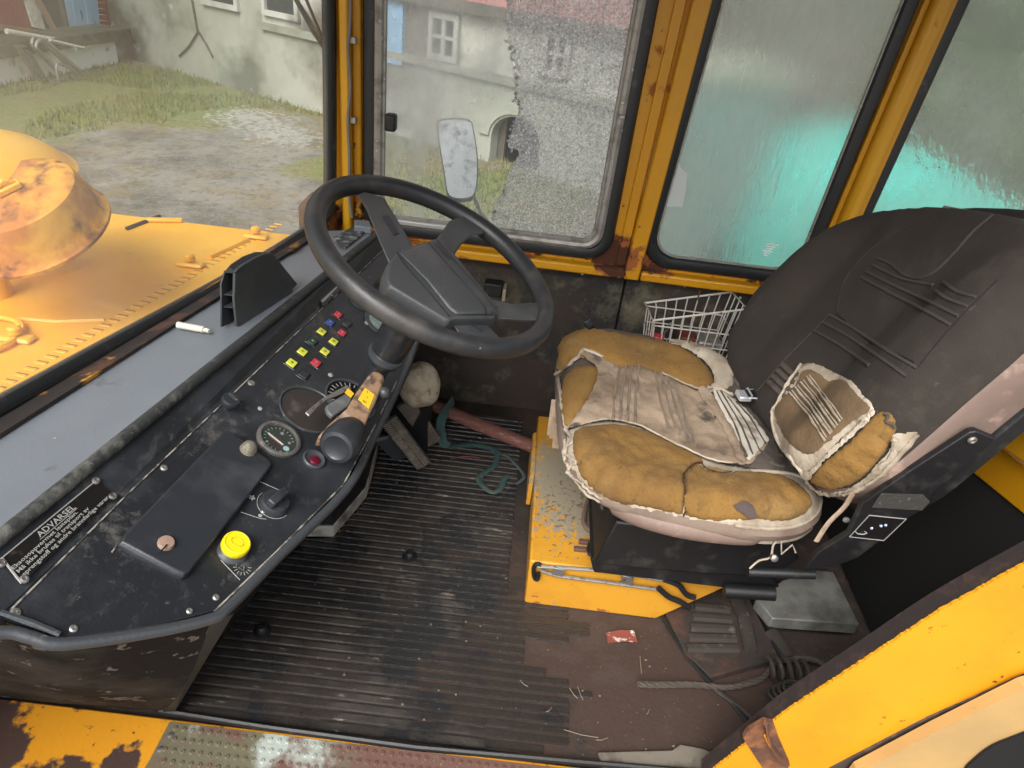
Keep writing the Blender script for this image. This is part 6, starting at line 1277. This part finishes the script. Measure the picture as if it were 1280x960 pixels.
# ================================================================ REAR FLOOR CLUTTER
gp = MB().prism([P(a, b, z=.055) for a, b in Z(4.8, 820, 700, [(600, 228), (700, 350), (1222, 385), (1065, 70), (960, 60), (760, 120)])], V((0, 0, -.035))).build('grey_metal_box', m_plate, None, bevel=.003); tag(gp, 'flat grey steel box lid on the dark floor behind the seat', 'box')
m_br = mat('dirty_brown_metal', (.035, .028, .023), .85, [dict(c=(.12, .10, .08), s=30, lo=.56, hi=.68), dict(c=(.04, .03, .025), s=14, lo=.5, hi=.6)], bump=(60, .8))
hp_ = thing('heater_panel', 'dirty brown ribbed panel on the floor behind the yellow seat box', 'panel', P(890, 800, z=0))
MB().prism([P(a, b, z=.02) for a, b in Z(4.8, 820, 700, [(60, 320), (300, 190), (480, 180), (560, 230), (740, 590), (330, 700), (180, 560)])], V((0, 0, -.02))).build('panel_sheet', m_floor, hp_, bevel=.002)
for i in range(5):
    a, b = Z(4.8, 820, 700, [(230-i*30+i*18, 280+i*62), (440+i*14, 300+i*58)])
    MB().tube([P(*a, z=.023), P(*b, z=.023)], (.012, .008), 6).build('panel_rib', m_br, hp_)
MB().tube([P(a, b, z=.03) for a, b in Z(4.8, 820, 700, [(480, 220), (530, 350), (570, 540)])], (.016, .012), 8).build('bent_strip', m_br, hp_)
MB().tube([P(a, b, z=.02) for a, b in Z(4.8, 820, 700, [(690, 430), (740, 500), (800, 590)])], (.018, .010), 8).build('bent_strip', m_br, hp_)
hsn = MB().tube([P(a, b, z=.016) for a, b in sm2(Z(4.8, 820, 700, [(560, 190), (620, 300), (680, 400), (700, 480), (760, 590)]), 3, False)], .011, 8).build('black_hose', m_seal); tag(hsn, 'black hose running down past the grey steel lid', 'hose')
m_rope = mat('old_rope', (.07, .058, .046), .95, [dict(c=(.06, .05, .04), s=60, lo=.45, hi=.6)], bump=(200, 1))
rp2 = [P(a, b, z=.018) for a, b in sm2(Z(4.8, 820, 700, [(-110, 745), (0, 750), (130, 748), (260, 750), (400, 765), (520, 750), (640, 710), (690, 650), (750, 605), (860, 590), (960, 605), (1050, 650), (1090, 690)]), 5, False)]
rm = MB()
for ph in (0, 2.094, 4.189):
    rm.tube([p+V((0, math.cos(i*1.1+ph), math.sin(i*1.1+ph)))*.0035 for i, p in enumerate(rp2)], .0042, 5)
tag(rm.build('rope', m_rope), 'old twisted rope snaking across the dark rear floor', 'rope')
cb2 = MB()
cb2.tube([P(a, b, z=.012) for a, b in sm2(Z(4.8, 820, 700, [(40, 340), (120, 470), (220, 610), (330, 740), (450, 850), (540, 960), (600, 1050)]), 4, False)], .0055, 6)
tag(cb2.build('cable', m_seal), 'thin black cable running from the seat box toward the door frame', 'cable')
cb3_ = MB().tube([P(a, b, z=.014) for a, b in sm2(Z(4.8, 820, 700, [(320, 750), (400, 810), (520, 900), (640, 1000)]), 4, False)], .005, 6)
tag(cb3_.build('cable', m_br), 'second thin brown cable beside the black one near the door frame', 'cable')
co = []
c = P(978, 842, z=.03)
for i in range(90):
    a = i*.35; co.append(c+V((.0011*i-.04, .024*math.cos(a), .018+.016*math.sin(a))))
tag(MB().tube(co, .0045, 6).build('coil_spring', m_br), 'dark rusty coil spring lying by the rope loop', 'spring')
co = [P(975, 870, z=.02)+V((.03*math.cos(i*.45)+.0006*i, .022*math.sin(i*.45), .0006*i)) for i in range(60)]
tag(MB().tube(co, .004, 6).build('wire_coil', m_br), 'small tangle of brown wire below the coil spring', 'wire coil')
wr = thing('wrapper', 'crumpled red and white wrapper on the floor in front of the seat box', 'wrapper', P(775, 798, z=.0))
q = [P(a, b, z=.010) for a, b in [(757, 791), (792, 788), (797, 803), (760, 804)]]
MB().loft([[q[0], q[0].lerp(q[1], .5)+V((0, 0, .006)), q[1]], [q[0].lerp(q[3], .5)+V((0, 0, .004)), (q[0]+q[1]+q[2]+q[3])/4+V((0, 0, -.003)), q[1].lerp(q[2], .5)+V((0, 0, .003))], [q[3], q[3].lerp(q[2], .5)+V((0, 0, .004)), q[2]]], closed=False, cap=False).build('foil', mat('wrapper_red', (.22, .06, .045), .45, [dict(c=(.55, .48, .44), s=60, lo=.5, hi=.56)]), wr)
pp_ = MB().prism([P(a, b, z=.012) for a, b in Z(2, 640, 680, [(215, 520), (400, 515), (420, 500), (475, 510), (510, 525), (560, 580), (240, 590)])], V((0, 0, -.008))).build('dusty_board', mat('dusty_board', (.16, .14, .11), .95, [dict(c=(.09, .075, .06), s=20, lo=.5, hi=.65)], bump=(60, .8)), None, bevel=.002); tag(pp_, 'dusty pale board scrap on the floor behind the tread plate', 'board')
# debris: grit, straw
rg2 = random.Random(11); db = MB()
for _ in range(180):
    px, py = rg2.uniform(320, 900), rg2.uniform(570, 940)
    p = P(px, py, z=.004)
    if p.y < .86 or p.y > 1.9 or p.x > .85 or (p.x < -.36 and p.y > 1.2): continue
    if .05 < p.x < .5 and p.y > 1.18: continue
    s_ = .0005+.0017*rg2.random()**3; db.obox(p, V((s_, s_*.4, 0)), V((-s_*.4, s_*.8, 0)), V((0, 0, s_*.5)))
db.build('grit', mat('pale_grit', (.20, .18, .15), .9, [dict(c=(.14, .11, .09), s=40, lo=.4, hi=.6)]), kind='stuff', smooth=False)['label'] = 'scattered pale grit and crumbs over the cab floor'
stw = MB()
for a, b, c_, d in ((705, 912, 748, 922), (712, 860, 722, 873), (722, 858, 729, 875), (682, 890, 690, 884), (800, 820, 802, 842), (808, 893, 812, 886), (745, 925, 760, 922), (650, 850, 660, 858)):
    stw.tube([P(a, b, z=.006), P((a+c_)/2, (b+d)/2+1.5, z=.009), P(c_, d, z=.006)], .0008, 4)
stw.build('straw', mat('straw', (.22, .19, .13), .8), kind='stuff')['label'] = 'loose pale straw bits on the dirty floor'
for q, r in (((508, 588), .010), ((532, 563), .009), ((577, 506), .006)):
    pass
